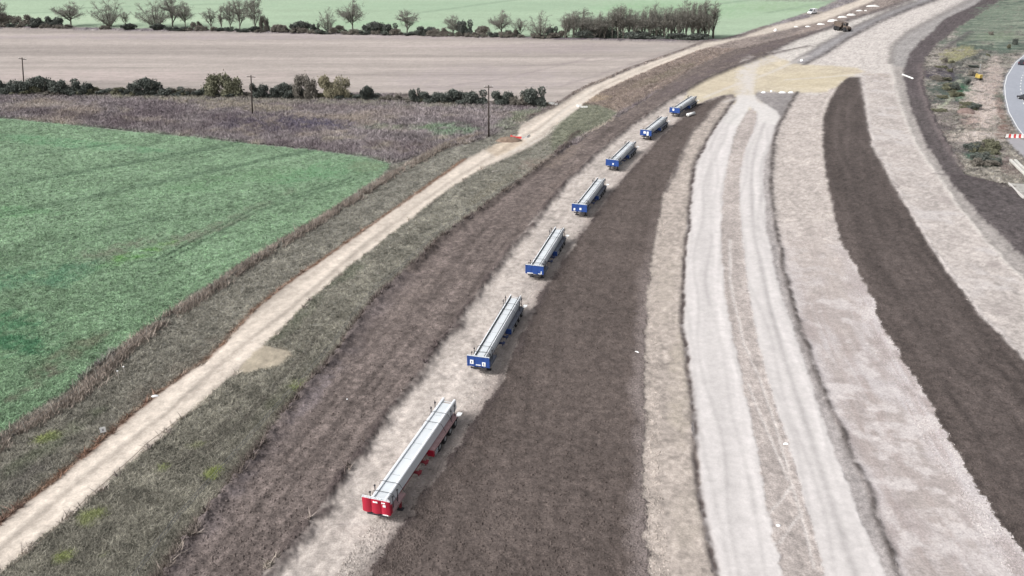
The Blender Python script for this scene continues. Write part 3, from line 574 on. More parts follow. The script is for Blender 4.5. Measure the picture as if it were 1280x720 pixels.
stones('carriageway_rubble', ['gravel_carriageway', 'soil_strip'], 16000, 0.04, 0.13, 52, 0.97, (np.abs(dC) < 2.4) | ((np.abs(dL_) < 1.8) & (dL_ > 0)))
stones('clods', ['soil_bank', 'soil_strip'], 16000, 0.05, 0.2, 53, 0.95)
stones('strip_rubble', ['soil_strip', 'tan_strip'], 5000, 0.04, 0.15, 54, 1.0, np.abs(dW) < 1.6)
stones('bank_lumps', ['cleared_bank'], 2500, 0.08, 0.25, 55, 1.0)

# tall dead weeds between crop and verge
hedge_line = L((600, 168), (560, 181), (520, 203), (486, 222), (432, 257), (376, 292), (320, 325), (262, 366), (200, 405), (165, 434), (94, 500), (40, 532), (0, 560), (-60, 602), (-130, 650))
def dense(pl, step):
    P = [np.array(g2(*p)) for p in pl]; out = []
    for a, b in zip(P[:-1], P[1:]):
        n = max(1, int(np.linalg.norm(b - a) / step)); out += [a + (b - a) * i / n for i in range(n)]
    out.append(P[-1]); return np.array(out)
hp = dense(hedge_line, 0.25)
r = np.random.default_rng(3); K = 55
P = np.repeat(hp, K, 0); P = P + r.normal(0, 0.5, P.shape) * np.repeat(0.8 + 0.5 * vnoise(hp[:, 0] / 3, hp[:, 1] / 3)[:, None], K, 0)
P = P[(vnoise(P[:, 0] / .9, P[:, 1] / .9, 8) + .5 * vnoise(P[:, 0] / 3.5, P[:, 1] / 3.5, 9)) > .52]; P = np.concatenate([P, np.full((len(P), 1), 0.05)], 1)
V, Fc = blades(P, 1, 0.25, 0.85, 0.045, 0.5, 77)
cols = np.array(alb(168, 157, 147)) * r.uniform(0.55, 1.5, (len(P), 1)) * (1 + 0.3 * (vnoise(P[:, 0] / 4, P[:, 1] / 4, 3)[:, None] - .5))
cols = cols * (0.75 + .7 * vnoise(P[:, 0] / .7, P[:, 1] / .7, 5)[:, None])
o = attr_mesh('weed_hedge', V, Fc, cols, 3, 0, 1, leafm, label='long low strip of dead brown weeds along the edge of the green crop field', cat='hedge')

twig = mat('winter_twigs', alb(142, 140, 132), 0.9, 0, 0.2, 0.6); twig_g = mat('lichen_twigs', alb(118, 120, 106), 0.9, 0, 0.2, 0.6)
bark = mat('bark', alb(118, 114, 106), 0.95, 0, 0.2, 2)
evg = mat('dark_leaves', (0.105, 0.118, 0.104), 0.85, 0, 0.35, 1.2); olive = mat('olive_leaves', (0.15, 0.15, 0.10), 0.85, 0, 0.3, 1.0)
brown = mat('brown_twigs', (0.19, 0.175, 0.15), 0.9, 0, 0.3, 1.0); yel = mat('yellow_leaves', (0.25, 0.23, 0.155), 0.85, 0, 0.3, 1.0)
def bare_tree(seed, h, wr, low=0.3, limbs=7, ntw=1500, tw_len=0.9, multi=1, wt=0.04):
    """leafless tree h tall and 2*wr*h wide: stems fan out into a rounded crown of fine twigs"""
    R = random.Random(seed); tb = MB(); tw = []
    c0 = Vector((0, 0, h * (low + 1) / 2)); ax = Vector((h * wr, h * wr, h * (1 - low) / 2))
    def tri(p, d, l, w):
        s_ = d.cross(Vector((R.gauss(0, 1), R.gauss(0, 1), R.gauss(0, 1))))
        if s_.length < 1e-4: return
        s_ = s_.normalized() * w; tw.append((p - s_, p + s_, p + d * l))
    def bez(p, m, q, r0, r1, n=5, sides=4):
        pr = p; pts = [p]
        for i in range(1, n + 1):
            t = i / n; x = p * (1 - t) ** 2 + m * 2 * t * (1 - t) + q * t * t; x = x + Vector((R.gauss(0, .05), R.gauss(0, .05), 0)) * (0 if i == n else 1)
            tb.tube(pr, x, r0 + (r1 - r0) * (i - 1) / n, r0 + (r1 - r0) * i / n, sides, False); pr = x; pts.append(x)
        return pts
    ends = []
    for k in range(limbs):
        a = math.tau * (k + R.uniform(-.3, .3)) / limbs; ph = R.uniform(-.8, 1.25) if k else 1.5; rad = R.uniform(.7, 1.0)
        e = c0 + Vector((math.cos(a) * math.cos(ph) * ax.x, math.sin(a) * math.cos(ph) * ax.y, math.sin(ph) * ax.z)) * rad
        fork = h * (R.uniform(low * .5, .62) if multi == 1 else .01)
        if k == 0: fork = h * low * .3
        if multi == 1 and e.z < fork: fork = max(h * low * .4, e.z - h * .08)
        p = Vector((0, 0, fork)) + (Vector((math.cos(a), math.sin(a), 0)) * R.uniform(.1, .5) * (multi - 1))
        m = Vector((e.x * .5, e.y * .5, p.z * .6 + e.z * .4 + h * .05))
        pts = bez(p, m, e, .10 + h * .006, .03, 6); ends += pts[2:]
        for q in pts[2:]:
            for _ in range(2):
                d = Vector((R.gauss(0, 1), R.gauss(0, 1), R.gauss(.5, .6))).normalized(); l = R.uniform(.12, .24) * h * (.5 + wr)
                x = q + d * l; m2 = q + d * l * .5 + Vector((0, 0, .2)); sp = bez(q, m2, x, .045, .018, 3, 3); ends += sp[1:]
    if multi == 1: tb.tube((0, 0, -.3), (0, 0, h * low * .9), .11 + h * .012, .09 + h * .008, 7, False)
    for _ in range(ntw):
        q = ends[R.randrange(len(ends))]; o = Vector(((q.x - c0.x) / ax.x, (q.y - c0.y) / ax.y, (q.z - c0.z) / ax.z))
        if o.length > 1.12: continue
        d = (Vector((o.x, o.y, o.z * .6 + .5)) * .8 + Vector((R.gauss(0, .6), R.gauss(0, .6), R.gauss(.1, .5)))).normalized()
        p = q + Vector((R.gauss(0, .22), R.gauss(0, .22), R.gauss(0, .22))); tri(p, d, R.uniform(.4, 1.1) * tw_len, wt)
    V = np.array([tuple(v) for t in tw for v in t])
    return tb.mesh('trunk'), np_mesh('crown', V, np.arange(len(V)).reshape(-1, 3))
def bush_mesh(seed, rx, ry, h, n, leaf, lumps=9, up=0.2):
    lumps = 20; n = 7000
    r = np.random.default_rng(seed)
    cs = np.stack([r.uniform(-.78, .78, lumps) * rx, r.uniform(-.7, .7, lumps) * ry, r.uniform(.1, .8, lumps) * h], 1)
    cs[:, 2] *= np.sqrt(np.clip(1.05 - (cs[:, 0] / rx) ** 2, .2, 1)); rad = r.uniform(.16, .34, lumps)
    k = r.integers(0, lumps, n); d = r.normal(0, 1, (n, 3)); d /= np.linalg.norm(d, axis=1)[:, None]
    rr = r.uniform(0.3, 1.05, (n, 1)) ** 0.6 * np.where(r.random((n, 1)) < .12, r.uniform(1, 1.5, (n, 1)), 1)
    P = cs[k] + d * rr * rad[k][:, None] * np.array([rx, ry, h * .85]); P[:, 2] = np.clip(P[:, 2], 0.0, None)
    a = r.normal(0, 1, (n, 3)); a[:, 2] += up; a /= np.linalg.norm(a, axis=1)[:, None]; b = np.cross(a, r.normal(0, 1, (n, 3))); b /= np.linalg.norm(b, axis=1)[:, None]
    s = leaf * r.uniform(.5, 1.3, (n, 1))
    V = np.stack([P - b * s * .5, P + b * s * .5, P + a * s * 1.6 + b * s * .2], 1).reshape(-1, 3)
    return np_mesh('foliage', V, np.arange(len(V)).reshape(-1, 3))
def stems_mesh(seed, rx, h):
    R = random.Random(seed); b = MB()
    for _ in range(7):
        x = R.uniform(-.4, .4) * rx; b.tube((x * .5, R.uniform(-.3, .3), -.1), (x * 1.8, R.uniform(-.8, .8), h * .75), .06, .02, 5, False)
    return b.mesh('stem')
TREES = [bare_tree(1, 9, .45, .2, 11, 2900), bare_tree(2, 9, .48, .26, 12, 2600, 1.0), bare_tree(3, 9, .38, .18, 11, 2500), bare_tree(4, 9, .6, .1, 15, 3400, .9, 2), bare_tree(5, 8, .45, .2, 9, 1500)]
TALL = [bare_tree(11, 11, .24, .2, 11, 1100, .9), bare_tree(12, 11, .19, .3, 10, 850, .8), bare_tree(13, 11, .27, .12, 12, 1300, .9), bare_tree(14, 11, .13, .05, 11, 1500, .7)]
for t in TREES + TALL: t[0].materials.append(bark)
def put_tree(px, py, hpx, wpx, proto, label, group, m=twig, cat='tree', name='bare_tree', rz=None):
    g = G(px, py); k = float(ppm(py)); h = hpx / k / CT
    pm = proto if isinstance(proto, tuple) else TREES[proto]
    w = max(abs(v) for v in BB(pm[1])); hh = ZM(pm[1])
    t = thing(name, label, cat, (g.x, g.y, 0), random.uniform(0, 6.28) if rz is None else rz, group, (wpx / k / 2 / w, wpx / k / 2 / w, h / hh))
    t.rotation_euler = Euler((0, .12 * (640 - px) / 640, 0)).to_matrix().to_4x4().to_euler(); t.rotation_euler.z = 0
    link('trunk', pm[0], None, t); c = link('crown', pm[1], None, t)
    if not pm[1].materials: pm[1].materials.append(m)
    return t
_bb = {}
def BB(me):
    if me.name not in _bb:
        co = np.empty(len(me.vertices) * 3, np.float32); me.vertices.foreach_get('co', co); co = co.reshape(-1, 3)
        _bb[me.name] = ((np.percentile(np.abs(co[:, 0]), 97), np.percentile(np.abs(co[:, 1]), 97)), np.percentile(co[:, 2], 99.5))
    return _bb[me.name][0]
def ZM(me): BB(me); return _bb[me.name][1]
gT = 'bare trees along the far field hedge'
for i, (px, py, hp_, wp, pr, lb) in enumerate([
    (2, 33, 26, 20, 0, 'bare tree cut by the left edge of the photo at the far hedge'),
    (89, 33, 26, 34, 1, 'round bare tree standing just right of the dark hedge block on the far left'),
    (137, 33, 31, 36, 3, 'many-stemmed fan-shaped bare tree, second clear tree from the left'),
    (157, 33, 16, 12, 4, 'very small bare tree at the foot of the fan-shaped tree'),
    (195, 34, 30, 42, 3, 'widest bare tree clump with low spreading stems, left of a pale tall tree'),
    (216, 34, 34, 28, 2, 'pale tall bare tree rising directly behind the widest clump'),
    (232, 35, 27, 24, 1, 'medium rounded bare tree at the right end of the widest clump'),
    (264, 36, 22, 20, 4, 'small thin bare tree left of the dark columnar tree'),
    (277, 37, 26, 8, 'T', 'narrow dark columnar tree in the far hedge'),
    (288, 37, 30, 20, 0, 'bare tree directly right of the narrow columnar tree'),
    (300, 38, 34, 22, 2, 'tall thin bare tree with light gaps left of the tallest hedge tree'),
    (319, 39, 39, 24, 0, 'tallest bare tree in the far hedge, above a small round dark bush'),
    (410, 40, 26, 20, 3, 'dense egg-shaped bare tree left of the open-crowned tree'),
    (441, 40, 34, 32, 1, 'open-crowned bare tree with airy round head, fourth from the wood to the left'),
    (509, 42, 26, 26, 2, 'bushy bare tree in mid hedge with spiky top'),
    (566, 45, 22, 20, 0, 'small bare tree directly left of a dark round hedge bush'),
    (627, 46, 28, 28, 1, 'broad bare tree left of a pair before the wood'),
    (650, 46, 20, 20, 4, 'small bare tree between two broader bare trees near the wood'),
    (675, 47, 28, 28, 3, 'broad bare tree with dark base, last one before the wood'),
    ]):
    put_tree(px, py, hp_, wp, TALL[3] if pr == 'T' else pr, lb, gT)
gW = 'tall bare trees of the wood strip by the track'
R = random.Random(5)
n_w = 0
for row, yy in ((0, 48), (1, 46.3), (2, 44.6)):
    x = 707 + row * 2
    while x < 893:
        left = x < 760
        hp_ = (29 if left else 33 if x < 810 else 39) * R.uniform(.72, 1.08) - row * 0.3
        put_tree(x, yy + (x - 707) * 0.012, hp_, R.uniform(11, 22), TALL[R.randrange(4)], 'tall slender bare tree standing inside the dense dark wood strip left of the track', gW, twig_g if False else twig)
        x += R.uniform(5.5, 11) ; n_w += 1
# bushes
PB = {}
def bush(px, py, hpx, wpx, kind, label, group, seed=0, depth=1.0, cat='bush', name='bush'):
    g = G(px, py); k = float(ppm(py)); h = hpx / k / CT; w = wpx / k / 2
    key = (kind, seed % 3)
    if key not in PB:
        mm = {'evg': evg, 'olive': olive, 'brown': brown, 'yel': yel}[kind]
        fo = bush_mesh(100 + seed % 3 * 7 + len(kind), 3, 2, 3, 5200, 0.20 if kind in ('evg', 'olive') else 0.15, 11, 0.2 if kind in ('evg', 'olive') else 1.2); fo.materials.append(mm)
        st = stems_mesh(seed % 3, 3, 3); st.materials.append(bark); PB[key] = (fo, st)
    fo, st = PB[key]
    t = thing(name, label, cat, (g.x, g.y, 0), 0, group, (w / 3, depth * min(w, 3) / 2.4, h / 3))
    link('foliage', fo, None, t); link('stem', st, None, t); return t
gB = 'bushes of the middle hedgerow'
for i, a in enumerate([
    (14, 117, 18, 44, 'evg', 'low dark hedge bush at the left edge of the middle hedgerow'), (50, 117, 19, 44, 'evg', 'dark hedge bush with ragged top in the left hedgerow block, second from the left edge'),
    (82, 118, 18, 40, 'evg', 'dark hedge bush in the left hedgerow block, third from the left edge'), (106, 118, 16, 26, 'evg', 'dark bush closing the right end of the left hedgerow block'),
    (183, 120, 20, 42, 'evg', 'round dark evergreen bush alone right of the left hedgerow block'), (215, 120, 10, 34, 'evg', 'low dark bush trailing right from the round evergreen bush'), (234, 120, 8, 16, 'evg', 'lowest tiny dark bush at the end of the trailing bushes'), (132, 117, 6, 36, 'brown', 'thin brown scrub between the left hedgerow block and the round evergreen'),
    (280, 121, 28, 50, 'olive', 'large olive-green bush beside a telegraph pole'), (325, 122, 18, 26, 'evg', 'dark bush directly right of the telegraph pole in the hedgerow'), (355, 122, 16, 34, 'evg', 'low dark bush left of the tall brown bush'),
    (382, 123, 29, 32, 'brown', 'tall rounded brown bush left of the yellow bush'), (419, 123, 29, 44, 'yel', 'yellowish bush with golden left side, the brightest in the hedgerow'),
    (459, 125, 16, 18, 'evg', 'small isolated dark green bush right of the yellow bush'), (519, 128, 17, 16, 'evg', 'small dark bush at the left end of the long clipped hedge'),
    (540, 128, 14, 34, 'evg', 'first low section of the long dark hedge from its left end'), (566, 129, 15, 34, 'evg', 'second section of the long dark hedge, left of the right-hand pole'),
    (594, 130, 16, 36, 'evg', 'third section of the long dark hedge, right behind the right-hand pole'), (628, 131, 18, 30, 'evg', 'taller bush of the long dark hedge right of the pole'), (648, 132, 14, 26, 'brown', 'thin brownish bush near the right end of the long dark hedge'), (668, 132, 22, 34, 'evg', 'large dark bush at the right end of the long hedge beside the white barrier')]):
    bush(*a, gB, i)
RQ = random.Random(91)
for i in range(52):
    x = 3 + i * 13.2 + RQ.uniform(-4, 4)
    yb = float(np.interp(x, [0, 160, 320, 450, 580, 690], [116.5, 118.5, 121.5, 123.5, 129.5, 132.5]))
    bush(x, yb + RQ.uniform(-.6, .6), RQ.uniform(5, 11) if RQ.random() < .7 else RQ.uniform(3, 5), RQ.uniform(16, 30), RQ.choice(['brown', 'evg', 'brown', 'olive', 'evg']), 'low scrubby growth filling the middle hedgerow between its taller bushes', 'low scrub filling the middle hedgerow', i % 3)
gH = 'low bushes in the far field hedge'
for i, a in enumerate([
    (8, 33, 15, 30, 'brown', 'brownish far hedge bush nearest the left edge'), (30, 33, 14, 30, 'brown', 'far hedge bush with pale stems left of the dark hedge block'), (52, 34, 12, 26, 'evg', 'dark blue-green far hedge bush, left half of the dark block'), (70, 34, 13, 24, 'evg', 'dark far hedge bush touching the first round bare tree'),
    (246, 36, 9, 14, 'brown', 'tiny scrub bush between two bare tree clumps in the far hedge'), (331, 39, 19, 13, 'brown', 'small round dark bush under the tallest bare tree'),
    (350, 40, 9, 30, 'brown', 'low pale brown scrub right of the small round dark bush'), (376, 40, 12, 28, 'evg', 'dark low bush left of the egg-shaped bare tree'), (394, 40, 10, 14, 'evg', 'small dark bush against the egg-shaped bare tree'), (425, 40, 8, 18, 'brown', 'low scrub between the egg-shaped and the open-crowned tree'),
    (468, 42, 13, 32, 'evg', 'dark hedge bush right of the open-crowned tree'), (488, 42, 12, 22, 'evg', 'dark hedge bush left of the spiky-topped bare tree'), (533, 43, 10, 26, 'evg', 'low dark hedge bush right of the spiky-topped tree'), (550, 44, 9, 20, 'brown', 'low brown hedge scrub left of a small bare tree'),
    (581, 45, 19, 24, 'evg', 'dark round far hedge bush right of a small bare tree'), (604, 45, 12, 26, 'brown', 'pale brown hedge bush left of the broad bare tree'), (640, 46, 9, 18, 'brown', 'short scrub at the foot of the small tree near the wood'), (690, 47, 13, 18, 'evg', 'dark bush leaning on the last broad tree before the wood'), (702, 47.5, 9, 16, 'brown', 'low scrub at the left foot of the wood'),
    (745, 48, 11, 60, 'evg', 'dark undergrowth along the left part of the wood'), (805, 49, 10, 60, 'evg', 'dark undergrowth along the middle of the wood'), (860, 50, 9, 56, 'evg', 'dark undergrowth along the right part of the wood')]):
    bush(*a, gH, i)
RR = random.Random(44)
for x in range(4, 700, 13):
    yb = 33.5 + 1.0 * x / 50 if False else float(np.interp(x, [0, 320, 640, 895], [33.6, 39.4, 46.8, 50.6]))
    if 85 < x < 190 and RR.random() < .75: continue
    bush(x + RR.uniform(-4, 4), yb + .4, RR.uniform(3.5, 8), RR.uniform(12, 22), RR.choice(['brown', 'brown', 'evg']), 'low scrubby growth forming the thin base of the far field hedge', 'low scrub at the base of the far hedge', x % 3)
gS = 'bushes on the waste ground beside the main road'
for i, a in enumerate([(1268, 56, 8, 7, 'evg', 'small dark bush near the pale bank left of the curved road'), (1209, 106, 7, 9, 'evg', 'dark round bush just left of the yellow drilling rig'), (1215, 94, 6, 10, 'brown', 'brown scrub bush behind the yellow drilling rig'), (1240, 205, 9, 22, 'evg', 'dark green bramble bush near the white barrier sections'), (1222, 200, 8, 20, 'evg', 'dark green bramble bush left of the other bramble'), (1193, 112, 8, 16, 'evg', 'green bramble left of the round dark bush'), (1170, 100, 6, 18, 'brown', 'purple-brown bramble patch beside the dark soil bank')]):
    bush(*a, gS, i)

RB = random.Random(17)
for i in range(34):
    t_ = RB.random()
    if t_ < .45: x, y = RB.uniform(1172, 1218), RB.uniform(78, 140)
    elif t_ < .52: x, y = RB.uniform(1195, 1275), RB.uniform(20, 64)
    elif t_ < .9: x, y = RB.uniform(1205, 1246), RB.uniform(184, 208)
    else: x, y = RB.uniform(1185, 1245), RB.uniform(60, 84)
    k_ = y / 100 + .5
    bush(x, y, RB.uniform(2, 5) * k_, RB.uniform(5, 12) * k_, RB.choice(['evg', 'olive', 'brown', 'olive']), 'low bramble or scrub clump growing on the waste ground between soil bank and curved road', 'bramble clumps across the waste ground', i % 3)
# ------------------------------------------------------------------ trailers and their loads
def paint(name, rgb): return mat(name, rgb, 0.45, 0.0, 0.12, 1.5, 0, 0.5)
RED = paint('red_paint', (0.34, 0.008, 0.03)); BLUE = paint('blue_paint', (0.012, 0.052, 0.22)); NAVY = mat('navy_paint', (0.02, 0.035, 0.10), .5)
STEEL = mat('galvanised_steel', (0.54, 0.57, 0.59), 0.5, 0.1, 0.07, 0.7, 0.05); WRAIL = mat('pale_rail', (0.64, 0.66, 0.68), 0.5, 0.05, 0.06, 0.7); STEEL2 = mat('galvanised_side', (0.46, 0.48, 0.50), 0.5, 0.1, 0.10, 0.9)
TYRE = mat('tyre_rubber', (0.018, 0.018, 0.02), 0.9); RIM = mat('wheel_rim', (0.32, 0.33, 0.34), 0.5, 0.3); DARK = mat('chassis_black', (0.03, 0.03, 0.035), 0.7)
WHITE = mat('white_board', (0.75, 0.76, 0.76), 0.5, 0, .04); STRAP = mat('webbing', (0.055, 0.06, 0.065), 0.85); DECKR = mat('dusty_red_deck', (0.34, 0.22, 0.22), 0.8, 0, .2, 2); DECKB = mat('dusty_grey_deck', (0.12, 0.13, 0.16), 0.8, 0, .2, 2)
RUST = mat('dark_red_bracket', (0.20, 0.02, 0.03), .6); LAMP = mat('red_lens', (0.4, 0.02, 0.02), .3); OCHRE = mat('joint_and_slot_shade', (0.06, 0.065, 0.07), .7)
def trailer(idx, fpx, fpy, rpx, rpy, col, label, naxle, plates, group, loadlabel):
    f = G(fpx, fpy, 1.14); rr = G(rpx, rpy, 2.3)
    d = Vector((rr.x - f.x, rr.y - f.y, 0)); Ln = d.length - 0.5; rz = math.atan2(-d.x, d.y)
    red = col == 'red'; P = RED if red else BLUE; BR = RUST if red else NAVY; DK = DECKR if red else DECKB
    print('trailer', idx, 'length', round(Ln, 2), 'heading', round(math.degrees(rz), 1))
    t = thing('flatbed_trailer', label, 'trailer', (f.x, f.y, 0), rz, group)
    # headboard
    hb = MB()
    if red:
        for x0, x1 in ((-1.25, -0.45), (-0.43, 0.43), (0.45, 1.25)):
            hb.prism_x([(0.0, 0)], 0, 0) if False else None
            n = 8; vs = []; xm = (x0 + x1) / 2; hw = (x1 - x0) / 2
            for z in (1.14, 2.5):
                for i in range(n + 1):
                    a = -1 + 2 * i / n; vs.append((xm + a * hw, -0.12 * (1 - a * a), z))
                for i in range(n, -1, -1):
                    a = -1 + 2 * i / n; vs.append((xm + a * hw, 0.09, z))
            m_ = 2 * (n + 1); hb.add(vs, [tuple(range(m_ - 1, -1, -1)), tuple(range(m_, 2 * m_))] + [(i, (i + 1) % m_, m_ + (i + 1) % m_, m_ + i) for i in range(m_)])
    else:
        hb.box(-1.25, 1.25, 0, 0.09, 1.14, 2.38, 0.02)
        for x in (-1.21, 1.21): hb.box(x - .05, x + .05, -0.04, -0.002, 1.14, 2.39)
        for x in (-.42, .42): hb.box(x - .02, x + .02, -0.03, -0.002, 1.2, 2.32)
    for s in (-1, 1): hb.box(s * 1.15 - .05, s * 1.15 + .05, 0.092, 0.5, 1.05, 1.9 if red else 1.7)
    hbo = hb.build('headboard', P, t)
    rl = MB(); top = 2.5 if red else 2.38
    rl.box(-1.25, 1.25, -0.03, 0.09, top + .003, top + .06)
    if red:
        rl.tube((-1.2, .03, top + .16), (1.2, .03, top + .16), .025)
        for x in (-1.2, -.45, .45, 1.2): rl.tube((x, .03, top), (x, .03, top + .16), .02)
    rl.build('top_rail', STEEL, hbo)
    for (x, z, w, h) in plates:
        z += .12; b = MB(); b.box(x - w / 2, x + w / 2, -0.16 if red else -0.05, -0.128 if red else -0.006, z - h / 2, z + h / 2, 0.008); p_ = b.build('plate', WHITE, hbo)
        if w < .5 and h > .3 and idx == 1:
            b = MB(); b.box(x - w * .12, x + w * .12, -0.054, -0.051, z - h * .3, z + h * .3); b.build('marking', NAVY, p_)
    b = MB(); b.box(-0.9, 0.9, 0.02, 0.16, 0.82, 0.99, .02); b.build('front_beam', DARK, t)
    # chassis: two neck girders running the whole way, widening at the bogie
    bog = naxle * 1.36 + .95; b0 = Ln - bog
    b = MB()
    for x in (-.42, .42):
        b.box(x - .09, x + .09, 0.15, 3.6, 0.82, 1.10); b.box(x - .09, x + .09, 3.6, b0 + .3, 0.62, 1.10); b.box(x - .09, x + .09, b0 + .3, Ln, 0.72, 1.10)
    y = 1.0
    while y < Ln: b.box(-.331, .331, y - .05, y + .05, 0.80, 1.02); y += 1.6
    b.build('chassis', BR, t)
    b = MB(); b.box(-1.24, 1.24, 0.5, 3.0, 1.103, 1.16); b.box(-1.26, -1.2, .5, 3.0, .98, 1.10); b.box(1.2, 1.26, .5, 3.0, .98, 1.10); b.build('front_deck', DK, t)
    for s in (-1, 1):
        b = MB(); x = s * (1.08 if red else .74); yl = 2.2 if red else 1.5; b.box(x - .10, x + .10, yl - .10, yl + .10, 0.25, 1.10, .015); b.tube((x, yl, .30), (x - s * .35, yl + .5, 1.05), .04); b.tube((x, yl, .45), (x, yl - .8, 1.05), .035)
        lg = b.build('landing_leg', BR if red else DARK, t)
        b = MB(); b.box(x - .26, x + .26, yl - .22, yl + .22, .03, .12, .02); b.tube((x, yl, .11), (x, yl, .26), .06); b.build('foot', DARK, lg)
    # outriggers between neck and bogie
    for yy in ((b0 - 3.1), (b0 - 1.5)):
        for s in (-1, 1):
            b = MB(); b.prism_x([(yy - .18, .92), (yy + .18, .92), (yy + .08, .78), (yy - .08, .78)], s * .52, s * 1.27)
            b.box(min(s * 1.27, s * 1.0), max(s * 1.27, s * 1.0), yy - .30, yy + .30, .925, .99); b.box(s * 1.05 - .04, s * 1.05 + .04, yy - .05, yy + .05, .55, .78); b.build('outrigger', BR, t)
    # bogie deck with cross members
    b = MB()
    b.box(-1.24, 1.24, b0, b0 + .35, 1.103, 1.16) ; b.box(-1.27, -1.18, b0, Ln, 1.0, 1.10); b.box(1.18, 1.27, b0, Ln, 1.0, 1.10)
    b.box(-1.17, -.53, b0 + .36, Ln - .02, 1.105, 1.14); b.box(.53, 1.17, b0 + .36, Ln - .02, 1.105, 1.14)
    b.box(-1.24, 1.24, Ln - .12, Ln, .78, .99); bd = b.build('rear_deck', DK, t)
    b = MB(); b.box(-1.255, 1.255, b0 - .10, b0 - .005, .70, 1.17); b.box(.56, 1.25, b0, b0 + .30, .45, .99, .02); b.box(-1.25, -.56, b0, b0 + .30, .45, .99, .02); b.build('bogie_front_panel', P, t)
    # wheels
    for k in range(naxle):
        yc = Ln - .7 - 1.36 * k
        for s in (-1, 1):
            w = MB(); cx = s * 1.0
            w.lathe_x(cx, yc, .50, [(-.20, .30), (-.20, .44), (-.17, .50), (.17, .50), (.20, .44), (.20, .30)], 18)
            wo = w.build('wheel', TYRE, t, True)
            rm = MB(); rm.lathe_x(cx + s * .17, yc, .50, [(-.02, .29), (.02, .28), (.036, .22), (.045, .10), (.06, .09)] if s > 0 else [(-.06, .09), (-.045, .10), (-.036, .22), (-.02, .28), (.02, .29)], 14); rm.build('rim', RIM, wo, True)
        b = MB(); b.tube((-.82, yc, .50), (.82, yc, .50), .07, n=8); b.build('axle', DARK, t)
    b = MB()
    for k in range(naxle):
        yc = Ln - .7 - 1.36 * k
        for s in (-1, 1):
            pts = [(yc + .60 * math.cos(a), .48 + .56 * math.sin(a)) for a in [math.pi * (.12 + .76 * i / 6) for i in range(7)]]
            for (a0, z0), (a1, z1) in zip(pts[:-1], pts[1:]):
                b.add([(s * .80, a0, z0), (s * 1.2, a0, z0), (s * 1.2, a1, z1), (s * .80, a1, z1), (s * .80, a0, z0 - .02), (s * 1.2, a0, z0 - .02), (s * 1.2, a1, z1 - .02), (s * .80, a1, z1 - .02)],
                      [(0, 1, 2, 3), (7, 6, 5, 4), (0, 4, 5, 1), (1, 5, 6, 2), (2, 6, 7, 3), (3, 7, 4, 0)])
    b.build('mudguard', DARK, t)
    g0 = b0 + .35; g1 = Ln - .7 - 1.36 * (naxle - 1) - .6
    for s in (-1, 1):
        b = MB()
        for z in (.52, .78): b.box(s * 1.23 - .02, s * 1.23 + .02, g0 - .25, g1, z - .07, z + .07)
        for y in (g0, g1 - .1): b.box(s * 1.19 - .02, s * 1.19 + .018, y, y + .06, .45, .99)
        b.build('side_guard', STEEL2, t)
    b = MB(); b.box(-1.2, 1.2, Ln + .02, Ln + .10, .55, .68, .015); b.box(-.5, -.42, Ln - .05, Ln + .019, .6, .9); b.box(.42, .5, Ln - .05, Ln + .019, .6, .9); bp = b.build('rear_bumper', STEEL2, t)
    for s in (-1, 1):
        b = MB(); b.box(s * 1.0 - .15, s * 1.0 + .15, Ln + .003, Ln + .05, .82, .95, .01); b.build('tail_light', LAMP, t)
    b = MB(); b.prism_y([(1.28, 1.25), (1.75, 1.45), (1.75, 1.5), (1.28, 1.5)], Ln - .7, Ln - .2); b.tube((1.2, Ln - .45, 1.05), (1.3, Ln - .45, 1.4), .03); b.build('marker_board', WHITE, t)
    # stakes
    for yy in (1.0, 1.9, Ln - 1.4, Ln - .4):
        for s in (-1, 1):
            b = MB(); b.box(s * 1.02 - .035, s * 1.02 + .035, yy - .035, yy + .035, 1.17, 2.5 if yy > 3 else 2.35, .01); b.box(s * 1.02 - .07, s * 1.02 + .07, yy - .07, yy + .07, 2.2, 2.32); b.build('stake', DARK, t)
    # ---------------- the load: a long galvanised box girder, a thing of its own
    ld = thing('bridge_beam', loadlabel, 'steel beam', (f.x, f.y, 0), rz, 'galvanised beams carried by the parked trailers')
    w = .70 if red else .66; y0, y1 = .35, Ln + .05; z0, z1 = 1.17, 2.08
    b = MB(); b.prism_y([(-w + .1, z0), (w - .1, z0), (w - .2, z1), (-w + .2, z1)], y0, y1)
    dk = b.build('top_panel', STEEL, ld)
    b = MB(); y = y0 + 1.2
    while y < y1 - .5: b.box(-w + .21, w - .21, y, y + .012, z1 + .002, z1 + .012); y += 2.4
    b.build('joint', OCHRE, dk)
    for s in (-1, 1):
        b = MB()
        if red: pr = [(s * (w - .22), z1 - .35), (s * (w - .22), z1 + .12), (s * (w - .08), z1 + .15), (s * (w + .0), z1 + .10), (s * (w + .06), z0 + .05), (s * (w - .08), z0 + .02)]
        else: pr = [(s * (w - .10), z1 - .30), (s * (w - .10), z1 + .13), (s * (w + .02), z1 + .13), (s * (w + .02), z1 - .12), (s * (w + .09), z1 - .14), (s * (w + .10), z1 - .34), (s * (w + .03), z1 - .36)]
        b.prism_y(pr, y0 + .1, y1 + .75); b.build('side_rail', WRAIL, ld)
        if not red:
            b = MB(); b.box(min(s * (w - .165), s * (w - .115)), max(s * (w - .165), s * (w - .115)), y0, y1 + .4, z1 + .005, z1 + .17); b.build('dark_slot_strip', OCHRE, ld)  # dark strip standing in for the shaded slot between panel and rail
            b = MB(); b.prism_y([(s * (w - .06), z0 + .02), (s * (w + .10), z0 + .06), (s * (w + .12), z0 + .40), (s * (w - .04), z0 + .50)], y0 + .3, y1); b.build('lower_flange', STEEL2, ld)
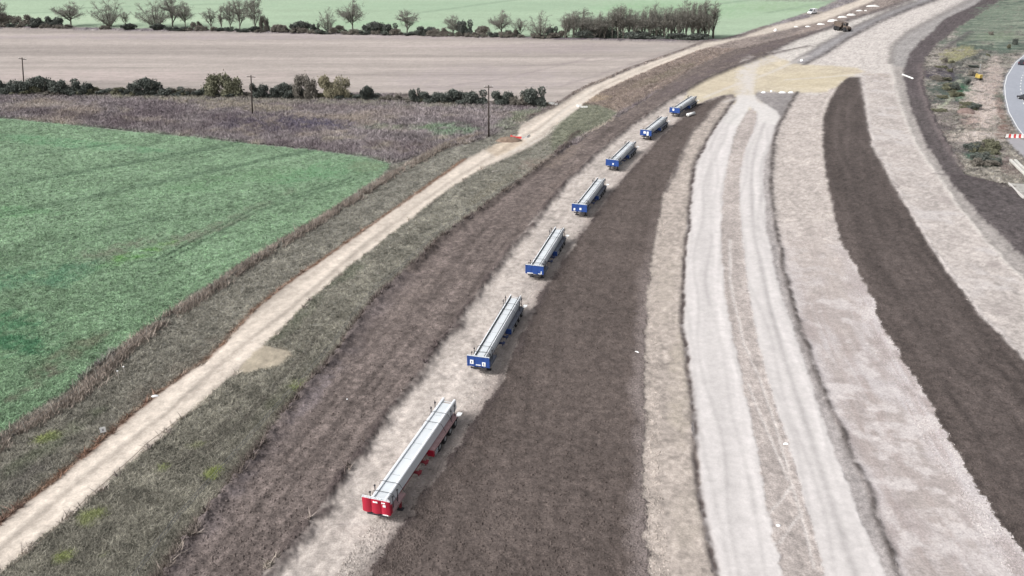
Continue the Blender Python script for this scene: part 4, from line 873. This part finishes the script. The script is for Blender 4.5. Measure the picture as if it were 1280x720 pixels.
    b = MB(); b.tube((-.7, y1 + .3, z1), (.7, y1 + .3, z1), .035); b.tube((-.7, y1 + .3, z1 - .5), (.7, y1 + .3, z1 - .5), .035); b.box(-.6, .6, y1 + .06, y1 + .12, z1 - .8, z1 - .05); b.build('end_brace', STEEL2, ld)
    for yy in (1.35, 2.7, Ln - 3.6, Ln - 1.9):
        b = MB(); e = w + .20
        pts = [(-1.22, yy + .3, 1.17), (-e, yy, z1 + .10), (-w + .1, yy, z1 + .19), (w - .1, yy, z1 + .19), (e, yy, z1 + .10), (1.22, yy + .3, 1.17)]
        for p, q in zip(pts[:-1], pts[1:]): b.tube(p, q, .022, n=4)
        b.build('strap', STRAP, ld)
gTr = 'blue trailers parked in a line on the gravel pad'
TR = [
 (471, 641, 560, 499, 'red', 'red-fronted flatbed trailer nearest the drone, largest in the line', 4, [(0.0, 2.2, .42, .12), (0.72, 2.25, .34, .12), (.80, 1.98, .26, .2), (.85, 1.08, .5, .09)], 'silver beam strapped on the red-fronted trailer'),
 (598, 458.5, 644, 369, 'blue', 'blue trailer directly behind the red one, two white squares on its headboard', 4, [(-.72, 1.55, .40, .48), (.62, 1.42, .40, .48), (0, 1.25, .55, .09)], 'silver beam on the blue trailer just behind the red-fronted one'),
 (668, 342.5, 699, 284, 'blue', 'blue trailer third from the red end, thin white line at the left of its headboard', 4, [(-.6, 1.12, .8, .08), (.95, 1.3, .12, .4), (.75, 1.12, .5, .08)], 'silver beam on the third trailer counted from the red one'),
 (724, 264.5, 751, 222, 'blue', 'blue trailer in the middle of the line, one white square near its headboard centre', 4, [(.2, 1.5, .32, .36), (-.8, 1.35, .3, .36)], 'silver beam on the middle trailer of the seven'),
 (765, 207.5, 790, 176, 'blue', 'blue trailer fifth from the red end, a single small white square low on its headboard', 4, [(.2, 1.45, .26, .34)], 'silver beam on the third trailer from the far end'),
 (807, 169.5, 830, 145, 'blue', 'blue trailer second from the far end, tall white sheet on its dark headboard', 4, [(.42, 1.5, .42, .85), (-.25, 1.7, .5, .5)], 'silver beam on the last trailer but one'),
 (843, 141, 867, 119.5, 'blue', 'blue trailer farthest away at the top of the line, one pale square near centre', 4, [(-.3, 1.75, .42, .5)], 'silver beam on the farthest trailer beside the sandy junction')]
for i, a in enumerate(TR): trailer(i, a[0], a[1], a[2], a[3], a[4], a[5], a[6], a[7], None if i == 0 else gTr, a[8])

# ------------------------------------------------------------------ poles, fences, sign
POLE = mat('creosote_pole', (0.05, 0.04, 0.035), .9); INS = mat('porcelain', (.6, .6, .58), .3)
gp = 'wooden line poles crossing the field'
for px, py, hp_, lb in ((30.3, 112, 36, 'wooden line pole at the far left standing in the dark hedgerow'), (315.6, 143, 44, 'wooden line pole standing beside the large olive bush'), (611, 171, 58, 'nearest and tallest wooden line pole, left of the haul track bend')):
    g = G(px, py); k = float(ppm(py)); h = hp_ / k / CT
    t = thing('line_pole', lb, 'pole', (g.x, g.y, 0), .2, gp); t.rotation_euler = (0, .17 * (640 - px) / 640, .1)
    b = MB(); b.tube((0, 0, -.3), (0, 0, h), .19, .13, 10); b.build('pole', POLE, t, True)
    b = MB(); b.box(-1.0, 1.0, .12, .24, h - .5, h - .36); b.build('crossarm', POLE, t)
    for x in (-.9, 0, .9): b = MB(); b.tube((x, .18, h - .36), (x, .18, h - .1), .06, .04, 8); b.build('insulator', INS, t)
POST = mat('weathered_post', (0.30, 0.28, 0.25), .9, 0, .2, 4); WIRE = mat('wire', (0.25, 0.25, 0.25), .5, .5); GPOST = mat('grey_post', (.16, .145, .13), .9, 0, .2, 4)
def fence(pl, step, hgt, rad, label, m, nw=2, rope=.012, name='wire_fence', rail=None):
    P = dense(pl, 0.5); d = np.concatenate([[0], np.cumsum(np.linalg.norm(np.diff(P, axis=0), axis=1))])
    n = min(100, max(2, int(d[-1] / step))); s = np.linspace(0, d[-1], n); xs = np.interp(s, d, P[:, 0]); ys = np.interp(s, d, P[:, 1])
    t = thing(name, label, 'fence', (xs[0], ys[0], 0)); R = random.Random(len(label))
    proto = MB().tube((0, 0, -.1), (0, 0, hgt), rad, rad * .8, 6).mesh('post'); proto.materials.append(m)
    tops = []
    for x, y in zip(xs, ys):
        z = gh(x, y); o = link('post', proto, None, t); o.location = (x - xs[0], y - ys[0], z); ex, ey = R.gauss(0, .05), R.gauss(0, .05); o.rotation_euler = (ex, ey, 0); o.scale = (1, 1, R.uniform(.85, 1.12))
        tops.append(Vector((x - xs[0] + math.sin(ey) * hgt * .9, y - ys[0] - math.sin(ex) * hgt * .9, z + hgt * .85)))
    b = MB()
    for j in range(nw):
        for p, q in zip(tops[:-1], tops[1:]):
            o_ = Vector((0, 0, -j * hgt * .33)); mid = (p + q) / 2 + o_ - Vector((0, 0, .06)); b.tube(p + o_, mid, rope, n=3, cap=False); b.tube(mid, q + o_, rope, n=3, cap=False)
    b.build('wire', WIRE if rail is None else rail, t)
fence(L((560, 184), (486, 225), (432, 260), (376, 295), (320, 328), (262, 369), (200, 409), (165, 437), (94, 503), (40, 536), (0, 564), (-40, 592)), 3.2, 1.35, .05, 'post and wire fence with pale posts standing in the weed strip beside the crop', POST)
fence(L((647, 232), (601, 258), (552, 292), (507, 334), (470, 368), (440, 402), (404, 456), (369, 491), (338, 525), (310, 558), (270, 601), (240, 634), (205, 680), (176, 720), (150, 760)), 3.0, 1.1, .035, 'long low wire fence between the grass verge and the dug soil bank', GPOST, 2, .022)
fence(L((262, 508), (221, 535), (180, 566), (165, 583), (112, 630), (60, 680), (20, 715)), 3.4, .9, .03, 'low rope fence along the right edge of the haul track in the lower left', GPOST, 1, .03, rail=mat('straw_rope', (.33, .28, .22), .9))
# sign
def at(px, py, z=0): g = G(px, py, z); return (g.x, g.y, gh(g.x, g.y))
t = thing('site_sign', 'small white sign on a short post beside the haul track', 'sign', at(130.5, 545), .45)
b = MB(); b.tube((0, 0, -.1), (0, 0, .9), .03, n=8); b.build('post', POST, t)
b = MB(); b.box(-.26, .26, -.05, -.031, .45, 1.05, .008); pn = b.build('panel', WHITE, t)
b = MB(); b.box(-.08, .08, -.056, -.052, .62, .86); b.build('marking', mat('faded_print', (.3, .3, .32), .7), pn)
for i, (px, py) in enumerate(((149, 474), (156.5, 469))):
    t = thing('marker_stake', ('left' if i == 0 else 'right') + ' one of two short pale stakes in the verge grass above the white sign', 'stake', at(px, py), 0, 'short pale stakes in the verge'); b = MB(); b.box(-.05, .05, -.05, .05, -.1, .95, .01); b.build('stake', POST, t); b = MB(); b.box(-.09, .09, -.06, .06, .952, 1.0); b.build('cap', WHITE, t)

# ------------------------------------------------------------------ white water-filled barriers
PLW = mat('white_plastic', (.72, .72, .70), .5, 0, .05); PLR = mat('red_plastic', (.55, .05, .05), .5, 0, .08)
def barrier_piece(root, x, y, rz, m, name='segment', ln=2.0):
    b = MB(); b.prism_y([(-.20, 0), (.20, 0), (.19, .10), (.07, .3), (.05, .8), (-.05, .8), (-.07, .3), (-.19, .10)], -ln / 2, ln / 2)
    o = b.build(name, m, root); o.location = (x, y, 0); o.rotation_euler = (0, 0, rz); return o
def barrier(px, py, rz, label, segs, group='barriers around the track gates', sc=1.0):
    t = thing('road_barrier', label, 'barrier', at(px, py), rz, group)
    for s in segs: barrier_piece(t, *s)
    t.scale = (sc,) * 3
    return t
q = math.pi / 2
barrier(691.5, 132, .0, 'white barrier frame at the left edge of the haul track beside the hedge end', [(-1.6, 0, q, PLW), (.6, 0, q, PLW), (2.0, 1.2, 0, PLW), (0, 2.6, q, PLW), (-1.9, 2.6, q, PLW)], sc=.5)
barrier(728, 134, 0.1, 'white barrier frame at the right edge of the haul track beside bare clay', [(-1.9, .9, .2, PLW), (-.6, -.6, q, PLW), (1.5, -.6, q, PLW), (-1.0, 3.0, q, PLW), (-2.2, 2.6, .1, PLW)], sc=.5)
barrier(652, 173, -.35, 'curved run of red and white barriers where the track bends', [(-2.6, -.9, q - .3, PLR), (-.8, -.6, q + .3, PLR), (.9, .2, q + .8, PLW), (1.7, 1.9, .05, PLW), (1.7, 3.9, .0, PLW), (-4.2, .2, q - .8, PLR)], sc=.55)
# timber and spoil by the bend
t = barrier(1266, 172.5, .0, 'row of white and red barriers closing the old road at the right edge', [(-1.3 + .55 * i, .1 * (i % 2), q, PLW if i % 2 == 0 else PLR, 'segment', .5) for i in range(16)])
for i in range(1):
    t = thing('barrier_stack', 'two long white barrier beams lying side by side on brown soil at the right edge', 'barrier', at(1275, 213), 0)
    a0 = G(1266, 203.5); a1 = G(1284, 221); dd = a1 - a0; rz = math.atan2(-dd.x, dd.y); t.location = ((a0.x + a1.x) / 2, (a0.y + a1.y) / 2, .2)
    for k in range(2):
        b = MB(); b.box(-.22, .22, -dd.length / 2 - .4, dd.length / 2 + 1, 0, .45, .06); o = b.build('beam', bpy.data.materials['pale_beam'] if k else mat('pale_beam', (.46, .45, .42), .7, 0, .08), t); o.rotation_euler = (0, 0, rz); o.location = (k * .9 - .45, 0, 0)
a0 = G(1266, 231); a1 = G(1285, 249); dd = a1 - a0
t = thing('concrete_slab', 'pale concrete slab edge on the soil at the right edge below the white beams', 'slab', ((a0.x + a1.x) / 2, (a0.y + a1.y) / 2, 0), math.atan2(-dd.x, dd.y))
b = MB(); b.box(-2.4, .6, -dd.length / 2, dd.length / 2, -.1, .30, .06); b.build('slab', mat('grey_concrete', (.30, .29, .27), .9, 0, .15, 1), t); b = MB(); b.box(.62, .9, -dd.length / 2, dd.length / 2, -.1, .42, .05); b.build('kerb', mat('pale_concrete', (.45, .43, .41), .9, 0, .1, 1), t)

# ------------------------------------------------------------------ pipes and bags
def log(px0, py0, px1, py1, r, m, label, name='plastic_pipe', cat='pipe', group=None):
    a = G(px0, py0); b_ = G(px1, py1); mid = (a + b_) / 2; d = b_ - a
    b = MB(); b.tube((-d.length / 2, 0, r), (d.length / 2, 0, r), r, n=10); b.tube((-d.length / 2 - .03, 0, r), (-d.length / 2 + .25, 0, r), r * 1.2, n=10)
    o = b.build(name, m, None, True, label=label, cat=cat, group=group); o.location = (mid.x, mid.y, gh(mid.x, mid.y)); o.rotation_euler = (0, 0, math.atan2(d.y, d.x)); return o
log(859.5, 146.5, 867.5, 144, .38, PLW, 'thick white pipe lying on dark soil beside the farthest trailer')
log(1128, 94.5, 1141, 99.5, .22, PLW, 'thin white pipe lying across the dark bank left of the waste ground')
def bag(px, py, w, d, h, label, m=WHITE, name='sheeted_pile', cat='pile', group='white sheeted piles at the junction', rz=0.0, seed=1):
    R = random.Random(seed); n = 14; m_ = 6; b = MB(); vs = [(0, 0, h)]; fs = []
    for k in range(1, m_ + 1):
        rr = k / m_
        for i in range(n):
            a = math.tau * i / n; j = 1 + R.uniform(-.12, .12); zz = h * (1 - rr ** 3) * R.uniform(.8, 1.1) if k < m_ else -.05
            vs.append((math.cos(a) * w * rr * j, math.sin(a) * d * rr * j, zz))
    for i in range(n): fs.append((0, 1 + i, 1 + (i + 1) % n))
    for k in range(m_ - 1):
        for i in range(n): a = 1 + k * n + i; c = 1 + k * n + (i + 1) % n; fs.append((a, a + n, c + n, c))
    b.add(vs, fs); o = b.build(name, m, None, True, label=label, cat=cat, group=group); o.location = at(px, py); o.rotation_euler = (0, 0, rz); return o
for i, (px, py, w, lb) in enumerate(((954.5, 116, .7, 'small white sheeted pile left of the gap at the junction'), (964, 114.8, .35, 'smallest white sheeted pile between its two neighbours at the junction'), (978, 116.2, 1.1, 'long white sheeted pile left one of the touching pair at the junction'), (988.5, 116.2, .8, 'white sheeted pile right one of the touching pair at the junction'))):
    bag(px, py, w, .4, .42, lb, seed=i)
bag(1002, 76.5, .6, .4, .6, 'white block lying at the tip of the grey carriageway layer', group=None, seed=9)
log(1020, 0, 1020, 0, .1, PLW, 'x') if False else None
for i, (px, py, lb) in enumerate(((969, 38.5, 'white marker bag on the bank above the far soil strip'), (430.5 + 1, 505.5, 'white litter bag on the left soil bank above the red trailer'))):
    pass
bag(969, 38.8, .7, .5, .9, 'small white bag on the bank between haul track and far soil', group=None, seed=12)
bag(193.5, 495.5, .45, .2, .15, 'flat white sack lying at the left edge of the haul track', group='loose white litter on the site', cat='litter', name='sack', seed=13, rz=.3)
bag(434, 500, .1, .1, .1, 'tiny white scrap on brown soil left of the red trailer rear', group='loose white litter on the site', cat='litter', name='scrap', seed=14)
bag(982.5, 555, .28, .16, .14, 'white scrap in the rutted median in the lower right', group='loose white litter on the site', cat='litter', name='scrap', seed=15)
bag(973, 657, .22, .14, .12, 'white scrap between the two chalk lanes near the bottom edge', group='loose white litter on the site', cat='litter', name='scrap', seed=16)
bag(796, 441, .3, .12, .1, 'white scrap on dark soil near the tan strip edge', group='loose white litter on the site', cat='litter', name='scrap', seed=17, rz=-.5)
bag(619, 214.5, .9, .14, .2, 'pale plank lying in the verge below the track bend', m=POST, group=None, cat='plank', name='plank', seed=18, rz=.5)
# white sheeted stockpiles along the far bank
for i, (px, py, w, d, h, lb) in enumerate((
    (995, 34, 1.6, .8, .5, 'small low white sheet at the near end of the far row of sheeted piles'), (1010, 34, 2.0, .9, .8, 'white sheeted pile left of the dump truck, second from the near end'),
    (1026, 31, 3.0, 1.1, .9, 'white sheeted pile between the dump truck and the parked van'), (1041, 27, 4.2, 1.6, 1.3, 'largest white sheeted pile directly above left of the dump truck'),
    (1053, 22.5, 3.6, 1.2, 1.0, 'white sheeted pile behind the largest one'), (1064, 19.5, 3.6, 1.4, 1.1, 'white sheeted pile in the middle of the far row'),
    (1074, 13.8, 2.8, 1.1, .8, 'white sheeted pile left of a very small one near the top'), (1082, 13.8, 1.2, .8, .6, 'smallest white sheeted pile near the top of the photo'), (1091, 8.5, 5.4, 1.6, 1.0, 'long white sheeted pile nearest the top edge of the photo'))):
    bag(px, py, w * .62, d * .8, h * .7, lb, seed=60 + i, group='white sheeted piles along the far bank', m=mat('pale_sheet', (.58, .57, .55), .7, 0, .08, .5) if i == 0 else bpy.data.materials['pale_sheet'])

# ------------------------------------------------------------------ vehicles
GLASS = mat('dark_glass', (.02, .025, .03), .1, 0, .05, 1, 0, .8)
def car(px, py, rz, body_rgb, label, van=False, w=1.8, ln=4.4, h=1.45, cat='car', group=None):
    t = thing('parked_van' if van else 'car', label, cat, at(px, py), rz, group)
    m = paint('car_paint', body_rgb)
    b = MB()
    if van: prof = [(-ln / 2, .35), (ln / 2, .35), (ln / 2, .95), (ln / 2 - .9, 1.15), (ln / 2 - 1.7, h), (-ln / 2 + .1, h), (-ln / 2, 1.2)]
    else: prof = [(-ln / 2, .32), (ln / 2, .32), (ln / 2, .72), (ln / 2 - 1.1, .92), (-ln / 2 + .9, .95), (-ln / 2, .88)]
    b.prism_x(prof, -w / 2, w / 2); b.build('body', m, t)
    if not van:
        b = MB(); r0 = [(-w / 2 + .06, -ln / 2 + .25), (w / 2 - .06, -ln / 2 + .25), (w / 2 - .06, ln / 2 - 1.05), (-w / 2 + .06, ln / 2 - 1.05)]; r1 = [(-w / 2 + .25, -ln / 2 + .75), (w / 2 - .25, -ln / 2 + .75), (w / 2 - .25, ln / 2 - 1.8), (-w / 2 + .25, ln / 2 - 1.8)]
        b.add([(x, y, .93) for x, y in r0] + [(x, y, h - .04) for x, y in r1], [(0, 1, 5, 4), (1, 2, 6, 5), (2, 3, 7, 6), (3, 0, 4, 7), (4, 5, 6, 7)]); b.build('window', GLASS, t)
        b = MB(); b.box(-w / 2 + .24, w / 2 - .24, -ln / 2 + .74, ln / 2 - 1.79, h - .035, h + .01, .01); b.build('roof', m, t)
    else:
        b = MB(); b.add([(-w / 2 + .1, ln / 2 - .88, 1.17), (w / 2 - .1, ln / 2 - .88, 1.17), (w / 2 - .15, ln / 2 - 1.66, h - .05), (-w / 2 + .15, ln / 2 - 1.66, h - .05)], [(0, 1, 2, 3)])
        for v in range(4): b.v[v] = (b.v[v][0], b.v[v][1] + .03, b.v[v][2] + .02)
        b.box(-w / 2 - .012, -w / 2 - .002, ln / 2 - 2.6, ln / 2 - 1.6, 1.15, h - .2); b.box(w / 2 + .002, w / 2 + .012, ln / 2 - 2.6, ln / 2 - 1.6, 1.15, h - .2); b.box(-.7, .7, -ln / 2 - .0, -ln / 2 + .01, 1.25, 1.6); b.build('window', GLASS, t)
    for sx in (-1, 1):
        for y in (-ln / 2 + .8, ln / 2 - .85):
            b = MB(); b.lathe_x(sx * (w / 2 - .08), y, .33, [(-.11, .2), (-.11, .33), (.11, .33), (.11, .2)], 14); wo = b.build('wheel', TYRE, t); b = MB(); b.lathe_x(sx * (w / 2 + .02), y, .33, [(-.02, .2), (.02, .18)], 12); b.build('rim', RIM, wo)
        b = MB(); b.box(sx * (w / 2 - .3) - .15, sx * (w / 2 - .3) + .15, ln / 2 - .02, ln / 2 + .02, .58, .70); b.build('headlight', INS, t)
        b = MB(); b.box(sx * (w / 2 - .2) - .12, sx * (w / 2 - .2) + .12, -ln / 2 - .02, -ln / 2 + .02, .70, .86); b.build('tail_light', LAMP, t)
    return t
car(1015, 17.5, 2.3, (.72, .73, .75), 'white van parked beside the haul track at the edge of the green field', True, 2.0, 5.0, 2.2, 'van')
car(1277.5, 80.5, math.radians(-38), (.02, .022, .03), 'black car driving on the curved road, the upper one of the two', group='cars on the curved road')
car(1281.5, 125, math.radians(10), (.03, .03, .035), 'dark car on the curved road cut by the right edge of the photo', group='cars on the curved road')
# articulated dumper
DT = t = thing('dump_truck', 'brown muddy dump truck crossing the pale far carriageway', 'truck', at(1052, 38.5), math.radians(-155), None, (1.15, 1.1, 1.2))
MUD = mat('muddy_paint', (.11, .085, .07), .8, 0, .25, 2); MUD2 = mat('muddy_black', (.05, .045, .04), .85)
b = MB(); b.prism_x([(-2.6, 1.5), (.4, 1.3), (.9, 2.0), (.7, 2.7), (-2.9, 2.9), (-3.1, 2.4)], -1.25, 1.25); b.build('tipper_body', MUD, t)
b = MB(); b.box(-.55, .85, 1.1, 2.3, 1.2, 2.75, .12); cb = b.build('cab', MUD, t)
b = MB(); b.box(-.45, .75, 2.303, 2.33, 1.9, 2.6); b.box(.853, .87, 1.3, 2.1, 1.9, 2.6); b.box(-.57, -.553, 1.3, 2.1, 1.9, 2.6); b.build('window', GLASS, cb)
b = MB(); b.prism_x([(2.34, .8), (3.4, .8), (3.4, 1.4), (2.34, 1.7)], -.9, .9); b.build('bonnet', MUD, t)
b = MB(); b.box(-.5, .5, -2.8, 2.3, .75, 1.15); b.build('chassis', MUD2, t)
for y in (-2.1, -.6, 2.5):
    for s in (-1, 1):
        b = MB(); b.lathe_x(s * 1.15, y, .72, [(-.26, .4), (-.26, .66), (-.2, .72), (.2, .72), (.26, .66), (.26, .4)], 16); wo = b.build('wheel', TYRE, t); b = MB(); b.lathe_x(s * 1.38, y, .72, [(-.02, .36), (.02, .34)], 12); b.build('rim', MUD, wo)
# drilling rig
YEL = paint('yellow_paint', (.42, .31, .08))
t = thing('drilling_rig', 'small yellow drilling rig with a tall thin grey mast on the waste ground', 'rig', at(1223, 99.5), .3, None, (.6, .6, .92))
for s in (-1, 1):
    b = MB(); b.prism_x([(-1.3, .1), (1.3, .1), (1.5, .35), (1.3, .62), (-1.3, .62), (-1.5, .35)], s * .95 - .22, s * .95 + .22); b.build('track', MUD2, t)
b = MB(); b.box(-.95, .95, -1.3, .8, .66, 1.7, .12); b.build('body', YEL, t)
b = MB(); b.box(-.9, .1, .82, 1.5, .66, 1.9, .08); cb = b.build('cab', YEL, t); b = MB(); b.box(-.8, 0, 1.503, 1.52, 1.1, 1.8); b.build('window', GLASS, cb)
b = MB(); b.box(.28, .34, 1.0, 1.06, .4, 4.6); b.box(.58, .64, 1.0, 1.06, .4, 4.6)
z = .5
while z < 4.5: b.box(.341, .579, 1.01, 1.05, z, z + .05); z += .4
b.box(.25, .67, .95, 1.11, 4.6, 4.8); b.build('mast', STEEL2, t)
# timber stack near the pole bend and small rubble heap
t = bag(636, 176.5, 3.0, 1.3, .9, 'rough heap of brown earth beside the red and white barriers', m=mat('heaped_soil', alb(140, 122, 108), .95, 0, .3, 2, .5), group=None, cat='earth heap', name='earth_heap', seed=30)
t = bag(1207, 141, 2.2, 1.8, 1.0, 'dark-topped earth mound on the pale waste ground below the drilling rig', m=mat('mound_soil', alb(140, 122, 116), .95, 0, .35, 1, .5), group=None, cat='earth heap', name='earth_heap', seed=31)
# road paint
RP = mat('road_paint', (.62, .62, .62), .7, 0, .05)
def ribbon(pl, off, wid, z, dash=None, name='road_marking'):
    P = dense(pl, 0.6); T = np.gradient(P, axis=0); T /= np.linalg.norm(T, axis=1)[:, None]; N = np.stack([-T[:, 1], T[:, 0]], 1)
    A = P + N * (off - wid / 2); B = P + N * (off + wid / 2); s = np.concatenate([[0], np.cumsum(np.linalg.norm(np.diff(P, axis=0), axis=1))]); b = MB()
    for i in range(len(P) - 1):
        if dash and (s[i] % (dash[0] + dash[1])) > dash[0]: continue
        b.add([(*A[i], z), (*B[i], z), (*B[i + 1], z), (*A[i + 1], z)], [(0, 1, 2, 3)])
    return b.build(name, RP, None, kind='structure')
rl = roadL[1:]
ribbon(rl, .35, .18, .045); ribbon(rl, 4.2, .22, .045, (2, 3)); ribbon(rl, 7.9, .22, .045, (2, 3))
